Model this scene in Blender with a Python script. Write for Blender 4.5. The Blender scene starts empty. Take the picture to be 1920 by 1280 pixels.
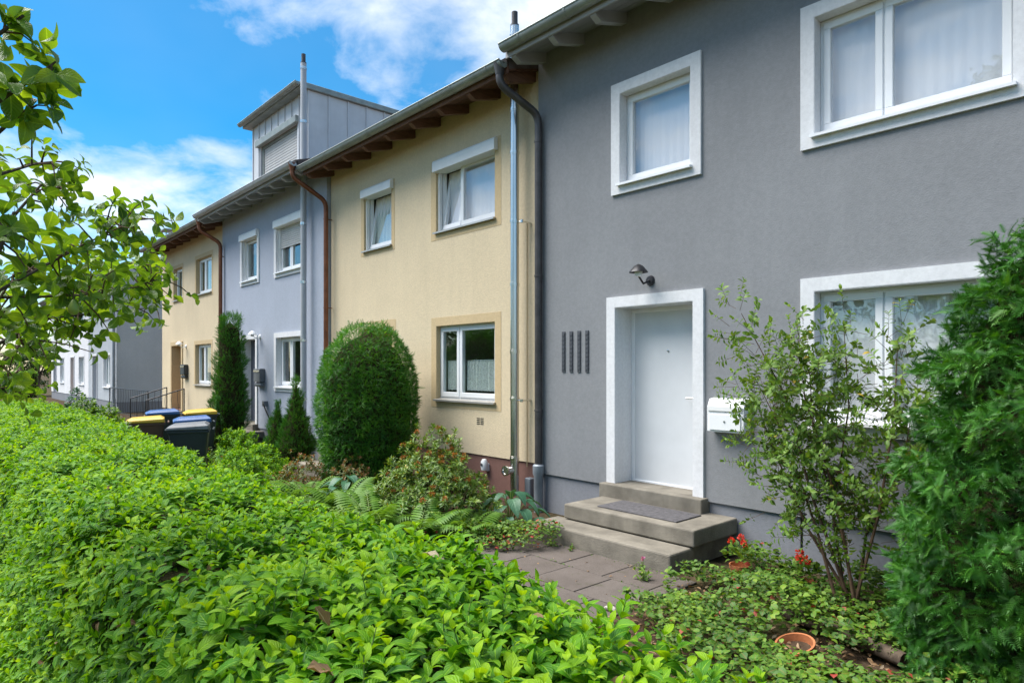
import bpy, math, random
import numpy as np
from mathutils import Vector, Matrix
rng = np.random.default_rng(7)
random.seed(7)
R = math.radians
S = bpy.context.scene
COL = S.collection

# ------------------------------------------------------------------ camera, sky, sun, exposure
ANG = math.atan(1110 / 1226.7)
cd = bpy.data.cameras.new('camera')
cam = bpy.data.objects.new('camera', cd); COL.objects.link(cam)
cam.location = (0, 0, 1.83); cam.rotation_euler = (R(90), 0, R(90) - ANG)
cd.sensor_fit = 'HORIZONTAL'; cd.sensor_width = 36; cd.lens = 23.0
cd.shift_y = 0.026; cd.clip_start = 0.05; cd.clip_end = 1500
S.camera = cam
SUN_AZ, SUN_EL = math.atan2(-0.77, -0.64), R(60)
sdir = Vector((math.sin(SUN_AZ) * math.cos(SUN_EL), math.cos(SUN_AZ) * math.cos(SUN_EL), math.sin(SUN_EL)))
sl = bpy.data.lights.new('sun', 'SUN'); sl.energy = 3.3; sl.angle = R(52); sl.color = (1, 0.955, 0.89)
so = bpy.data.objects.new('sun', sl); COL.objects.link(so)
so.rotation_euler = (-sdir).to_track_quat('-Z', 'Y').to_euler(); so.location = (-10, -20, 30)
W = bpy.data.worlds.new('World'); S.world = W; W.use_nodes = True
S.view_settings.view_transform = 'Standard'; S.view_settings.look = 'None'
S.view_settings.gamma = 1; S.view_settings.use_curve_mapping = False
S.view_settings.exposure = 1.44
S.cycles.use_denoising = True
S.cycles.max_bounces = 6; S.cycles.diffuse_bounces = 3; S.cycles.glossy_bounces = 3
S.cycles.transmission_bounces = 4; S.cycles.transparent_max_bounces = 8
S.cycles.caustics_reflective = False; S.cycles.caustics_refractive = False
S.cycles.sample_clamp_indirect = 6


class G:
    """tiny node-graph helper"""
    def __init__(s, tree):
        s.t = tree; s.t.nodes.clear()
    def n(s, typ, ins=None, **kw):
        nd = s.t.nodes.new(typ)
        for k, v in kw.items(): setattr(nd, k, v)
        for k, v in (ins or {}).items():
            sock = nd.inputs[k]
            if hasattr(v, 'is_output') or isinstance(v, bpy.types.NodeSocket): s.t.links.new(v, sock)
            else: sock.default_value = v
        return nd
    def math(s, op, a, b=0.0, c=0.0, clamp=False):
        return s.n('ShaderNodeMath', {0: a, 1: b, 2: c}, operation=op, use_clamp=clamp).outputs[0]
    def mix(s, fac, a, b, mode='MIX'):
        nd = s.n('ShaderNodeMix', data_type='RGBA', blend_type=mode)
        for i, v in ((0, fac), (6, a), (7, b)):
            if isinstance(v, bpy.types.NodeSocket): s.t.links.new(v, nd.inputs[i])
            else: nd.inputs[i].default_value = v if i == 0 else (v if len(v) == 4 else (*v, 1))
        return nd.outputs[2]
    def ramp(s, fac, stops):
        nd = s.n('ShaderNodeValToRGB', {0: fac})
        e = nd.color_ramp.elements
        while len(e) < len(stops): e.new(0.5)
        for i, (p, c) in enumerate(stops):
            e[i].position = p; e[i].color = (*c, 1) if len(c) == 3 else c
        return nd.outputs[0]
    def noise(s, vec, scale, detail=4, rough=0.55, dist=0.0):
        return s.n('ShaderNodeTexNoise', {'Vector': vec, 'Scale': scale, 'Detail': detail, 'Roughness': rough, 'Distortion': dist}).outputs[0]


def world():
    g = G(W.node_tree)
    sky = g.n('ShaderNodeTexSky', sky_type='NISHITA', sun_disc=False, sun_elevation=SUN_EL, sun_rotation=SUN_AZ,
              altitude=200, air_density=1.0, dust_density=0.6, ozone_density=2.2)
    tc = g.n('ShaderNodeTexCoord')
    d = tc.outputs['Generated']
    sp = g.n('ShaderNodeSeparateXYZ', {0: d})
    zz = g.math('ADD', g.math('MAXIMUM', sp.outputs[2], 0.0), 0.22)
    v = g.n('ShaderNodeCombineXYZ', {0: g.math('DIVIDE', sp.outputs[0], zz), 1: g.math('DIVIDE', sp.outputs[1], zz), 2: CLOUD_Z})
    v2 = g.n('ShaderNodeMapping', {'Vector': v.outputs[0], 'Rotation': (0, 0, R(35)), 'Scale': (1.15, 1.25, 1.0)}).outputs[0]
    big = g.noise(v2, 1.15, 3, 0.5, 0.3)
    fine = g.noise(v2, 4.2, 8, 0.58, 0.25)
    den = g.math('ADD', g.math('MULTIPLY', big, 0.70), g.math('MULTIPLY', fine, 0.38))
    cl = g.ramp(den, [(0.0, (0, 0, 0)), (0.53, (0, 0, 0)), (0.60, (0.4, 0.4, 0.4)), (0.72, (1, 1, 1)), (1, (1, 1, 1))])
    veil = g.math('MULTIPLY', g.noise(v2, 0.9, 4, 0.62), 0.16)
    blue = g.n('ShaderNodeHueSaturation', {'Hue': 0.489, 'Saturation': 1.62, 'Value': 0.68, 'Color': sky.outputs[0]}).outputs[0]
    c1 = g.mix(veil, blue, (4.0, 4.6, 5.2, 1))
    c2 = g.mix(cl, c1, g.ramp(g.noise(v2, 2.3, 5, 0.6), [(0.35, (3.5, 3.8, 4.3)), (0.6, (5.0, 5.1, 5.3))]))
    bg = g.n('ShaderNodeBackground', {'Color': c2, 'Strength': 0.10})
    g.t.links.new(bg.outputs[0], g.n('ShaderNodeOutputWorld').inputs[0])
CLOUD_Z = 76.0
world()

# ------------------------------------------------------------------ materials
MATS = {}
def P3(c): return (*c, 1)
def base_mat(name):
    m = bpy.data.materials.new(name); m.use_nodes = True; MATS[name] = m
    return m, G(m.node_tree)
def finish(g, shader, disp=None):
    o = g.n('ShaderNodeOutputMaterial'); g.t.links.new(shader, o.inputs[0])
def surf(name, col, rough=0.6, metal=0.0, var=0.12, vscale=3.0, bump=0.0, bscale=60.0, spec=0.4, grime=0.0, coords='Object', stretch=(1, 1, 1), bdist=0.01):
    """painted / mineral / metal surface with tonal variation, grain relief and wear"""
    m, g = base_mat(name)
    tc = g.n('ShaderNodeTexCoord').outputs[coords]
    mp = g.n('ShaderNodeMapping', {'Vector': tc, 'Scale': stretch}).outputs[0]
    n1 = g.noise(mp, vscale, 3, 0.6)
    lo = tuple(c * (1 - var) for c in col); hi = tuple(min(1, c * (1 + var)) for c in col)
    c = g.ramp(n1, [(0.3, lo), (0.7, hi)])
    if grime > 0:
        st = g.n('ShaderNodeMapping', {'Vector': tc, 'Scale': (2.2, 2.2, 0.28)}).outputs[0]
        n2 = g.noise(st, 1.6, 4, 0.62)
        f = g.math('MULTIPLY', g.ramp(n2, [(0.45, (0, 0, 0)), (0.75, (1, 1, 1))]), grime)
        c = g.mix(f, c, tuple(x * 0.62 for x in col))
    p = g.n('ShaderNodeBsdfPrincipled', {'Base Color': c, 'Roughness': rough, 'Metallic': metal, 'Specular IOR Level': spec})
    if bump > 0:
        n3 = g.noise(mp, bscale, 2, 0.6)
        b = g.n('ShaderNodeBump', {'Height': n3, 'Strength': bump, 'Distance': bdist})
        g.t.links.new(b.outputs[0], p.inputs['Normal'])
    finish(g, p.outputs[0]); return m

def leafmat(name, stops, trans=0.3, rough=0.42, spec=0.45, vein=0.5, tcol=1.35):
    """leaf: colour from each leaf's own tone (luv.z), side veins in relief, light shining through"""
    m, g = base_mat(name)
    at = g.n('ShaderNodeAttribute', attribute_name='luv')
    sp = g.n('ShaderNodeSeparateXYZ', {0: at.outputs['Vector']})
    c = g.ramp(sp.outputs[2], stops)
    ax = g.math('ABSOLUTE', sp.outputs[0])
    w = g.math('SINE', g.math('MULTIPLY', g.math('SUBTRACT', sp.outputs[1], g.math('MULTIPLY', ax, 0.35)), 44.0))
    mid = g.math('SUBTRACT', 1.0, g.math('MULTIPLY', ax, 9.0), clamp=True)
    c2 = g.mix(g.math('MULTIPLY', mid, 0.45 * min(1, vein * 2)), c, tuple(min(1, 1.9 * x + .03) for x in stops[-1][1]))
    h = g.math('SUBTRACT', g.math('MULTIPLY', w, 0.5), g.math('MULTIPLY', mid, 1.2))
    b = g.n('ShaderNodeBump', {'Height': h, 'Strength': vein, 'Distance': 0.002})
    p = g.n('ShaderNodeBsdfPrincipled', {'Base Color': c2, 'Roughness': rough, 'Specular IOR Level': spec, 'Normal': b.outputs[0]})
    tr = g.n('ShaderNodeBsdfTranslucent', {'Color': g.mix(1.0, c2, (tcol * 1.15, tcol, tcol * 0.4, 1), 'MULTIPLY')})
    mx = g.n('ShaderNodeMixShader', {0: trans, 1: p.outputs[0], 2: tr.outputs[0]})
    finish(g, mx.outputs[0]); return m

def glassmat(name, refl, tint=(0.93, 0.97, 0.95)):
    m, g = base_mat(name)
    fr = g.math('POWER', g.n('ShaderNodeLayerWeight', {'Blend': 0.5}).outputs['Facing'], 5.0)
    fac = g.math('ADD', g.math('MULTIPLY', fr, 1.0 - refl), refl, clamp=True)
    t = g.n('ShaderNodeBsdfTransparent', {'Color': P3(tint)})
    gl = g.n('ShaderNodeBsdfGlossy', {'Color': (0.95, 0.97, 1, 1), 'Roughness': 0.015})
    # slight waviness of insulating glass
    tc = g.n('ShaderNodeTexCoord').outputs['Object']
    b = g.n('ShaderNodeBump', {'Height': g.noise(tc, 2.2, 2), 'Strength': 0.05, 'Distance': 0.05})
    g.t.links.new(b.outputs[0], gl.inputs['Normal'])
    finish(g, g.n('ShaderNodeMixShader', {0: fac, 1: t.outputs[0], 2: gl.outputs[0]}).outputs[0]); return m

def clothmat(name, col, tr=0.5, alpha=1.0):
    m, g = base_mat(name)
    d = g.n('ShaderNodeBsdfDiffuse', {'Color': P3(col)})
    t = g.n('ShaderNodeBsdfTranslucent', {'Color': P3(col)})
    s = g.n('ShaderNodeMixShader', {0: tr, 1: d.outputs[0], 2: t.outputs[0]}).outputs[0]
    if alpha < 1:
        tc = g.n('ShaderNodeTexCoord').outputs['Object']
        n = g.n('ShaderNodeTexVoronoi', {'Vector': tc, 'Scale': 55.0}).outputs[0]
        a = g.ramp(n, [(0.2, (alpha - .2,) * 3), (0.6, (min(1, alpha + .2),) * 3)])
        s = g.n('ShaderNodeMixShader', {0: a, 1: g.n('ShaderNodeBsdfTransparent').outputs[0], 2: s}).outputs[0]
    finish(g, s); return m

def stucco(name, col, relief=0.5, grime=0.25, scale=55):
    m, g = base_mat(name)
    tc = g.n('ShaderNodeTexCoord').outputs['Object']
    n1 = g.noise(tc, 0.7, 4, 0.62)
    n2 = g.noise(tc, 28.0, 3, 0.6)
    c = g.ramp(n1, [(0.28, tuple(x * 0.90 for x in col)), (0.72, tuple(min(1, x * 1.07) for x in col))])
    c = g.mix(0.22, c, g.ramp(n2, [(0.35, tuple(x * 0.72 for x in col)), (0.65, tuple(min(1, x * 1.15) for x in col))]))
    st = g.n('ShaderNodeMapping', {'Vector': tc, 'Scale': (3.0, 3.0, 0.25)}).outputs[0]
    f = g.math('MULTIPLY', g.ramp(g.noise(st, 1.3, 4, 0.65), [(0.48, (0, 0, 0)), (0.8, (1, 1, 1))]), grime)
    c = g.mix(f, c, tuple(x * 0.66 for x in col))
    vo = g.n('ShaderNodeTexVoronoi', {'Vector': g.n('ShaderNodeMapping', {'Vector': tc, 'Scale': (1, 1, 1.6)}).outputs[0], 'Scale': float(scale)}, feature='F1').outputs[0]
    h = g.math('ADD', g.math('MULTIPLY', vo, 0.7), g.math('MULTIPLY', g.noise(tc, scale * 2.4, 1), 0.5))
    b = g.n('ShaderNodeBump', {'Height': h, 'Strength': relief, 'Distance': 0.012})
    p = g.n('ShaderNodeBsdfPrincipled', {'Base Color': c, 'Roughness': 0.9, 'Specular IOR Level': 0.2, 'Normal': b.outputs[0]})
    finish(g, p.outputs[0]); return m

stucco('stucco_cream', (0.70, 0.575, 0.39), 0.42, 0.22)
stucco('stucco_grey', (0.255, 0.26, 0.27), 0.17, 0.2, 80)
stucco('stucco_blue', (0.40, 0.435, 0.51), 0.3, 0.15, 80)
stucco('stucco_slate', (0.45, 0.48, 0.51), 0.3, 0.15, 80)
stucco('stucco_white', (0.78, 0.77, 0.78), 0.3, 0.12, 80)
stucco('plinth_brown', (0.205, 0.112, 0.092), 0.25, 0.3, 80)
stucco('plinth_grey', (0.245, 0.255, 0.28), 0.25, 0.3, 80)
stucco('trim_ochre', (0.60, 0.455, 0.265), 0.15, 0.15, 120)
stucco('trim_white', (0.74, 0.74, 0.75), 0.15, 0.32, 120)
surf('pvc_white', (0.82, 0.83, 0.84), 0.32, var=0.03, grime=0.08)
surf('shutter_white', (0.80, 0.80, 0.79), 0.4, var=0.04, grime=0.12)
surf('shutter_grey', (0.50, 0.50, 0.49), 0.5, var=0.06)
surf('door_white', (0.66, 0.675, 0.69), 0.4, var=0.04, grime=0.12)
surf('door_wood', (0.42, 0.22, 0.09), 0.55, var=0.2, vscale=6, stretch=(6, 6, 0.6))
surf('door_dark', (0.13, 0.14, 0.17), 0.5)
surf('sill_metal', (0.52, 0.50, 0.46), 0.4, 0.5, var=0.1, grime=0.2)
surf('zinc', (0.29, 0.32, 0.30), 0.5, 0.35, var=0.18, vscale=5, grime=0.5)
surf('zinc_pale', (0.43, 0.44, 0.46), 0.55, 0.12, var=0.08, vscale=2.5, grime=0.22)
surf('zinc_dormer', (0.60, 0.61, 0.63), 0.5, 0.05, var=0.07, vscale=2.5, grime=0.2)
surf('steel', (0.60, 0.60, 0.58), 0.27, 1.0, var=0.05, vscale=2, bump=0.03, bscale=9)
surf('steel_band', (0.68, 0.67, 0.64), 0.25, 1.0, var=0.06)
surf('copper_brown', (0.22, 0.085, 0.045), 0.42, 0.6, var=0.25, vscale=6, grime=0.4)
surf('pipe_dark', (0.085, 0.078, 0.078), 0.45, 0.4, var=0.25, vscale=7, grime=0.3)
surf('pipe_grey', (0.24, 0.27, 0.30), 0.5, 0.2, var=0.2)
surf('eave_brown', (0.105, 0.048, 0.028), 0.7, var=0.3, vscale=5, stretch=(1, 6, 6), bump=0.3, bscale=30)
surf('rafter_brown', (0.15, 0.075, 0.048), 0.7, var=0.3, vscale=5, stretch=(6, 1, 6), bump=0.3, bscale=30)
surf('eave_pale', (0.27, 0.27, 0.28), 0.7, var=0.1, bump=0.15, bscale=30)
surf('rafter_pale', (0.36, 0.36, 0.37), 0.7, var=0.1)
surf('roof_tile', (0.115, 0.09, 0.082), 0.8, var=0.3, vscale=8, bump=0.4, bscale=14)
surf('concrete', (0.21, 0.19, 0.155), 0.92, var=0.3, vscale=4, bump=0.5, bscale=90, grime=0.55, spec=0.2)
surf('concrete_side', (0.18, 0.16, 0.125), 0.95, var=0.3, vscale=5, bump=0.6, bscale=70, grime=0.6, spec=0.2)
surf('sheet_dark', (0.10, 0.095, 0.10), 0.95, var=0.3, vscale=20, bump=0.6, bscale=200)
surf('black_metal', (0.03, 0.03, 0.034), 0.4, 0.3, var=0.2)
surf('dark_plastic', (0.035, 0.042, 0.045), 0.45, var=0.2, bump=0.1)
surf('grey_plastic', (0.13, 0.14, 0.15), 0.5, var=0.2)
surf('blue_plastic', (0.03, 0.10, 0.28), 0.4, var=0.15)
surf('yellow_plastic', (0.58, 0.37, 0.03), 0.4, var=0.12)
surf('brown_plastic', (0.14, 0.07, 0.045), 0.5, var=0.15)
surf('rubber', (0.02, 0.02, 0.02), 0.8)
surf('slot_dark', (0.07, 0.075, 0.085), 0.6, var=0.15)
surf('hole_dark', (0.03, 0.025, 0.02), 0.9)
surf('terracotta', (0.44, 0.155, 0.06), 0.85, var=0.25, vscale=9, bump=0.3, bscale=60, grime=0.4)
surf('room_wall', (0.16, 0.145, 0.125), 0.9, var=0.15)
surf('bark', (0.075, 0.055, 0.038), 0.9, var=0.4, vscale=18, bump=0.8, bscale=60, stretch=(1, 1, .3))
surf('twig', (0.085, 0.05, 0.028), 0.85, var=0.4, vscale=20)
surf('blocking_core', (0.038, 0.036, 0.016), 1.0, var=0.5, vscale=18, bump=1.0, bscale=40, bdist=0.05, spec=0.05)  # dead-twig brown, for opaque cores added inside foliage to block light
surf('stem_green', (0.12, 0.19, 0.035), 0.6, var=0.3)
surf('pear_skin', (0.20, 0.27, 0.045), 0.45, var=0.25, vscale=14)
surf('stone_pale', (0.42, 0.39, 0.35), 0.9, var=0.2, vscale=10, bump=0.4)
glassmat('glass', 0.10)
glassmat('glass_coated', 0.08, (0.98, 0.99, 1.0))
clothmat('net_curtain', (0.92, 0.92, 0.92), 0.15)
clothmat('cafe_lace', (0.93, 0.93, 0.93), 0.12, 0.88)
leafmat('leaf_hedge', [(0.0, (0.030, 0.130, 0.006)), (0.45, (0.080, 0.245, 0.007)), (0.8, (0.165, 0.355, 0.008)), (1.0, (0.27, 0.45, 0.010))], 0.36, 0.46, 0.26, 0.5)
leafmat('leaf_pear', [(0.0, (0.035, 0.10, 0.014)), (0.5, (0.11, 0.23, 0.016)), (1.0, (0.24, 0.36, 0.02))], 0.5, 0.36, 0.55, 0.4)
leafmat('leaf_yew', [(0.0, (0.022, 0.110, 0.008)), (0.6, (0.060, 0.225, 0.012)), (1.0, (0.16, 0.36, 0.020))], 0.34, 0.45, 0.5, 0.0)
leafmat('leaf_yew_wild', [(0.0, (0.014, 0.080, 0.008)), (0.6, (0.042, 0.165, 0.012)), (1.0, (0.10, 0.255, 0.020))], 0.22, 0.5, 0.35, 0.0)
leafmat('leaf_conifer', [(0.0, (0.022, 0.10, 0.018)), (0.6, (0.055, 0.19, 0.02)), (1.0, (0.11, 0.27, 0.03))], 0.2, 0.55, 0.3, 0.0)
leafmat('leaf_rhodo', [(0.0, (0.045, 0.115, 0.016)), (0.5, (0.095, 0.20, 0.024)), (0.85, (0.19, 0.28, 0.03)), (1.0, (0.42, 0.30, 0.03))], 0.22, 0.4, 0.5, 0.3)
leafmat('leaf_spent', [(0.0, (0.25, 0.10, 0.03)), (1.0, (0.40, 0.19, 0.045))], 0.2, 0.7, 0.2, 0.0)
leafmat('leaf_fern', [(0.0, (0.050, 0.150, 0.018)), (1.0, (0.165, 0.315, 0.035))], 0.35, 0.5, 0.3, 0.0)
leafmat('leaf_hosta', [(0.0, (0.028, 0.105, 0.058)), (1.0, (0.065, 0.17, 0.085))], 0.2, 0.45, 0.4, 0.6)
leafmat('leaf_rose', [(0.0, (0.045, 0.12, 0.018)), (0.6, (0.125, 0.25, 0.035)), (0.96, (0.19, 0.30, 0.045)), (1.0, (0.45, 0.32, 0.03))], 0.3, 0.45, 0.4, 0.3)
leafmat('leaf_ground', [(0.0, (0.028, 0.085, 0.016)), (0.5, (0.085, 0.20, 0.020)), (0.9, (0.17, 0.30, 0.028)), (0.94, (0.26, 0.07, 0.03)), (1.0, (0.36, 0.05, 0.04))], 0.28, 0.5, 0.35, 0.3)
leafmat('leaf_pieris', [(0.0, (0.05, 0.10, 0.025)), (0.55, (0.13, 0.19, 0.04)), (0.8, (0.24, 0.10, 0.04)), (1.0, (0.32, 0.13, 0.05))], 0.25, 0.45, 0.4, 0.3)
leafmat('leaf_tree', [(0.0, (0.022, 0.065, 0.012)), (1.0, (0.075, 0.15, 0.022))], 0.28, 0.5, 0.4, 0.0)
leafmat('leaf_dry', [(0.0, (0.16, 0.085, 0.04)), (0.6, (0.30, 0.19, 0.10)), (1.0, (0.48, 0.40, 0.28))], 0.15, 0.8, 0.2, 0.4)
leafmat('petal_red', [(0.0, (0.48, 0.030, 0.018)), (1.0, (0.75, 0.085, 0.045))], 0.3, 0.5, 0.3, 0.0)
leafmat('petal_pink', [(0.0, (0.45, 0.12, 0.28)), (1.0, (0.6, 0.25, 0.42))], 0.3, 0.5, 0.3, 0.0)
leafmat('grass_blade', [(0.0, (0.05, 0.13, 0.015)), (1.0, (0.14, 0.27, 0.03))], 0.3, 0.5, 0.3, 0.0)

def ground_mat():
    m, g = base_mat('soil')
    tc = g.n('ShaderNodeTexCoord').outputs['Object']
    a = g.noise(tc, 0.5, 5); b = g.noise(tc, 14.0, 6, 0.7)
    c = g.ramp(b, [(0.3, (0.030, 0.020, 0.013)), (0.55, (0.075, 0.050, 0.032)), (0.75, (0.14, 0.10, 0.065))])
    c = g.mix(g.ramp(a, [(0.5, (0, 0, 0)), (0.75, (.6, .6, .6))]), c, g.ramp(b, [(0.3, (0.035, 0.07, 0.012)), (0.7, (0.085, 0.15, 0.025))]))
    bp = g.n('ShaderNodeBump', {'Height': b, 'Strength': 0.9, 'Distance': 0.03})
    p = g.n('ShaderNodeBsdfPrincipled', {'Base Color': c, 'Roughness': 1.0, 'Specular IOR Level': 0.1, 'Normal': bp.outputs[0]})
    finish(g, p.outputs[0])
    m, g = base_mat('paving_slab')
    tc = g.n('ShaderNodeTexCoord').outputs['Object']
    oi = g.n('ShaderNodeObjectInfo').outputs['Random']
    ge = g.n('ShaderNodeNewGeometry').outputs['Position']
    sp = g.noise(ge, 170.0, 3, 0.7); a = g.noise(ge, 2.6, 7, 0.65)
    c = g.ramp(sp, [(0.32, (0.05, 0.042, 0.036)), (0.5, (0.115, 0.097, 0.085)), (0.72, (0.24, 0.21, 0.19))])
    c = g.mix(0.55, c, g.ramp(a, [(0.3, (0.075, 0.063, 0.054)), (0.7, (0.155, 0.132, 0.118))]))
    c = g.mix(g.math('MULTIPLY', oi, 0.25), c, (0.085, 0.067, 0.058, 1))
    mo = g.ramp(g.noise(ge, 3.4, 8, 0.7), [(0.58, (0, 0, 0)), (0.72, (0.75, 0.75, 0.75))])
    c = g.mix(mo, c, (0.045, 0.050, 0.016, 1))
    bp = g.n('ShaderNodeBump', {'Height': sp, 'Strength': 0.5, 'Distance': 0.006})
    p = g.n('ShaderNodeBsdfPrincipled', {'Base Color': c, 'Roughness': 0.92, 'Specular IOR Level': 0.2, 'Normal': bp.outputs[0]})
    finish(g, p.outputs[0])
ground_mat()

# ------------------------------------------------------------------ geometry helpers
class MB:
    def __init__(s): s.v = []; s.f = []
    def add(s, vs, fs, T=None):
        b = len(s.v)
        s.v += [tuple(T @ Vector(v)) for v in vs] if T else [tuple(v) for v in vs]
        s.f += [tuple(b + i for i in f) for f in fs]; return s
    def box(s, x0, x1, y0, y1, z0, z1, T=None):
        return s.add([(x0, y0, z0), (x1, y0, z0), (x1, y1, z0), (x0, y1, z0), (x0, y0, z1), (x1, y0, z1), (x1, y1, z1), (x0, y1, z1)],
                     [(0, 3, 2, 1), (4, 5, 6, 7), (0, 1, 5, 4), (1, 2, 6, 5), (2, 3, 7, 6), (3, 0, 4, 7)], T)
    def ring(s, x0, x1, z0, z1, y0, y1, w, T=None, wb=None):
        """rectangular frame of four butted members in the XZ plane"""
        wb = wb or w
        s.box(x0, x1, y0, y1, z1 - w, z1, T); s.box(x0, x1, y0, y1, z0, z0 + wb, T)
        s.box(x0, x0 + w, y0, y1, z0 + wb, z1 - w, T); s.box(x1 - w, x1, y0, y1, z0 + wb, z1 - w, T); return s
    def tube(s, pts, rad, n=12, cap=True):
        pts = [Vector(p) for p in pts]; k = len(pts)
        rad = rad if isinstance(rad, (list, tuple)) else [rad] * k
        b = len(s.v); up = None
        for i, p in enumerate(pts):
            t = (pts[min(i + 1, k - 1)] - pts[max(i - 1, 0)]).normalized()
            if up is None:
                up = Vector((0, 0, 1)) if abs(t.z) < 0.9 else Vector((1, 0, 0))
            a = t.cross(up).normalized(); c = a.cross(t).normalized(); up = c
            for j in range(n):
                q = 2 * math.pi * j / n
                s.v.append(tuple(p + (a * math.cos(q) + c * math.sin(q)) * rad[i]))
        for i in range(k - 1):
            for j in range(n):
                j2 = (j + 1) % n
                s.f.append((b + i * n + j, b + i * n + j2, b + (i + 1) * n + j2, b + (i + 1) * n + j))
        if cap:
            s.f.append(tuple(b + j for j in range(n))[::-1]); s.f.append(tuple(b + (k - 1) * n + j for j in range(n)))
        return s
    def lathe(s, prof, c=(0, 0, 0), n=20, axis='z'):
        b = len(s.v); m = len(prof)
        for (r, h) in prof:
            for j in range(n):
                q = 2 * math.pi * j / n
                if axis == 'z': s.v.append((c[0] + r * math.cos(q), c[1] + r * math.sin(q), c[2] + h))
                else: s.v.append((c[0] + r * math.cos(q), c[1] - h, c[2] + r * math.sin(q)))
        for i in range(m - 1):
            for j in range(n):
                j2 = (j + 1) % n
                s.f.append((b + i * n + j, b + i * n + j2, b + (i + 1) * n + j2, b + (i + 1) * n + j))
        return s
    def build(s, name, mat, parent=None, smooth=False, bevel=0.0, seg=2, **tags):
        me = bpy.data.meshes.new(name); me.from_pydata(s.v, [], s.f); me.update()
        return link(name, me, mat, parent, smooth, bevel, seg, **tags)

def link(name, me, mat, parent=None, smooth=False, bevel=0.0, seg=2, **tags):
    if mat is not None and not me.materials: me.materials.append(MATS[mat])
    o = bpy.data.objects.new(name, me); COL.objects.link(o)
    if parent is not None:
        o.parent = parent
        if parent.name in WORLD: o.matrix_parent_inverse = Matrix.Translation(-WORLD[parent.name])
    if smooth:
        me.polygons.foreach_set('use_smooth', [True] * len(me.polygons)); me.set_sharp_from_angle(angle=R(40))
    if bevel > 0:
        md = o.modifiers.new('bevel', 'BEVEL'); md.width = bevel; md.segments = seg; md.limit_method = 'ANGLE'; md.angle_limit = R(50)
    for k, v in tags.items(): o[k] = v
    return o
WORLD = {}
def empty(name, loc=(0, 0, 0), rz=0.0, local=False, **tags):
    """a thing's base; its parts are given in world coordinates unless local"""
    o = bpy.data.objects.new(name, None); COL.objects.link(o); o.location = loc; o.rotation_euler = (0, 0, rz)
    o.empty_display_size = 0.2
    if not local: WORLD[o.name] = Vector(loc)
    for k, v in tags.items(): o[k] = v
    return o

# ------------------------------------------------------------------ foliage helpers (vectorised)
def unit(a): return a / np.maximum(np.linalg.norm(a, axis=-1, keepdims=True), 1e-9)
def leaf_t(width=0.5, secs=(0.3, 0.68), fold=0.22, droop=0.25, shape=1.0, petiole=0.0, wave=0.0):
    """leaf template along +Y, folded on the midrib, tip bending down; returns verts, faces, (across, along)"""
    v = [(0, 0, 0)]; uv = [(0, 0)]; f = []
    P = petiole
    prof = lambda t: math.sin(math.pi * min(1, t ** shape)) ** 0.8
    for i, t in enumerate(secs):
        w = width * 0.5 * prof(t); y = P + t * (1 - P); z = -droop * t * t + 0.06 * math.sin(math.pi * t)
        wv = wave * (1 if i % 2 else -1)
        v += [(-w, y, z + fold * w + wv), (0, y, z), (w, y, z + fold * w - wv)]
        uv += [(-1, t), (0, t), (1, t)]
    v.append((0, 1, -droop)); uv.append((0, 1))
    f += [(0, 2, 1), (0, 3, 2)]
    for i in range(len(secs) - 1):
        a = 1 + 3 * i; b = a + 3
        f += [(a, a + 1, b + 1, b), (a + 1, a + 2, b + 2, b + 1)]
    a = 1 + 3 * (len(secs) - 1); e = len(v) - 1
    f += [(a, a + 1, e), (a + 1, a + 2, e)]
    return np.array(v, float), f, np.array(uv, float)

def inst_mesh(name, tmpl, O, X, Y, Z, scale, rnd):
    """one mesh out of N transformed copies of a template (columns X, Y, Z, uniform scale)"""
    tv, tf, tuv = tmpl; N = len(O); n = len(tv)
    M = np.stack([X, Y, Z], axis=2) * np.asarray(scale).reshape(-1, 1, 1)
    V = (np.einsum('nij,kj->nki', M, tv) + O[:, None, :]).reshape(-1, 3)
    luv = np.empty((N, n, 3), np.float32); luv[:, :, :2] = tuv[None]; luv[:, :, 2] = np.asarray(rnd).reshape(-1, 1)
    tot = np.array([len(f) for f in tf], np.int32)
    li = np.concatenate([np.array(f, np.int32) for f in tf])
    L = (li[None] + (np.arange(N, dtype=np.int32) * n)[:, None]).reshape(-1)
    T = np.tile(tot, N); st = np.concatenate([[0], np.cumsum(T)[:-1]]).astype(np.int32)
    me = bpy.data.meshes.new(name)
    me.vertices.add(len(V)); me.vertices.foreach_set('co', V.astype(np.float32).ravel())
    me.loops.add(len(L)); me.loops.foreach_set('vertex_index', L.astype(np.int32))
    me.polygons.add(len(T)); me.polygons.foreach_set('loop_start', st); me.polygons.foreach_set('loop_total', T.astype(np.int32))
    me.polygons.foreach_set('use_smooth', np.ones(len(T), bool))
    at = me.attributes.new('luv', 'FLOAT_VECTOR', 'POINT'); at.data.foreach_set('vector', luv.ravel())
    me.update(calc_edges=True); return me

def frame_of(A, Nn):
    Y = unit(A); X = unit(np.cross(Y, Nn)); Z = np.cross(X, Y); return X, Y, Z

def perp(D):
    h = np.where(np.abs(D[:, 2:3]) < 0.9, np.array([[0, 0, 1.0]]), np.array([[1.0, 0, 0]]))
    a = unit(np.cross(D, h)); return a, np.cross(D, a)

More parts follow.
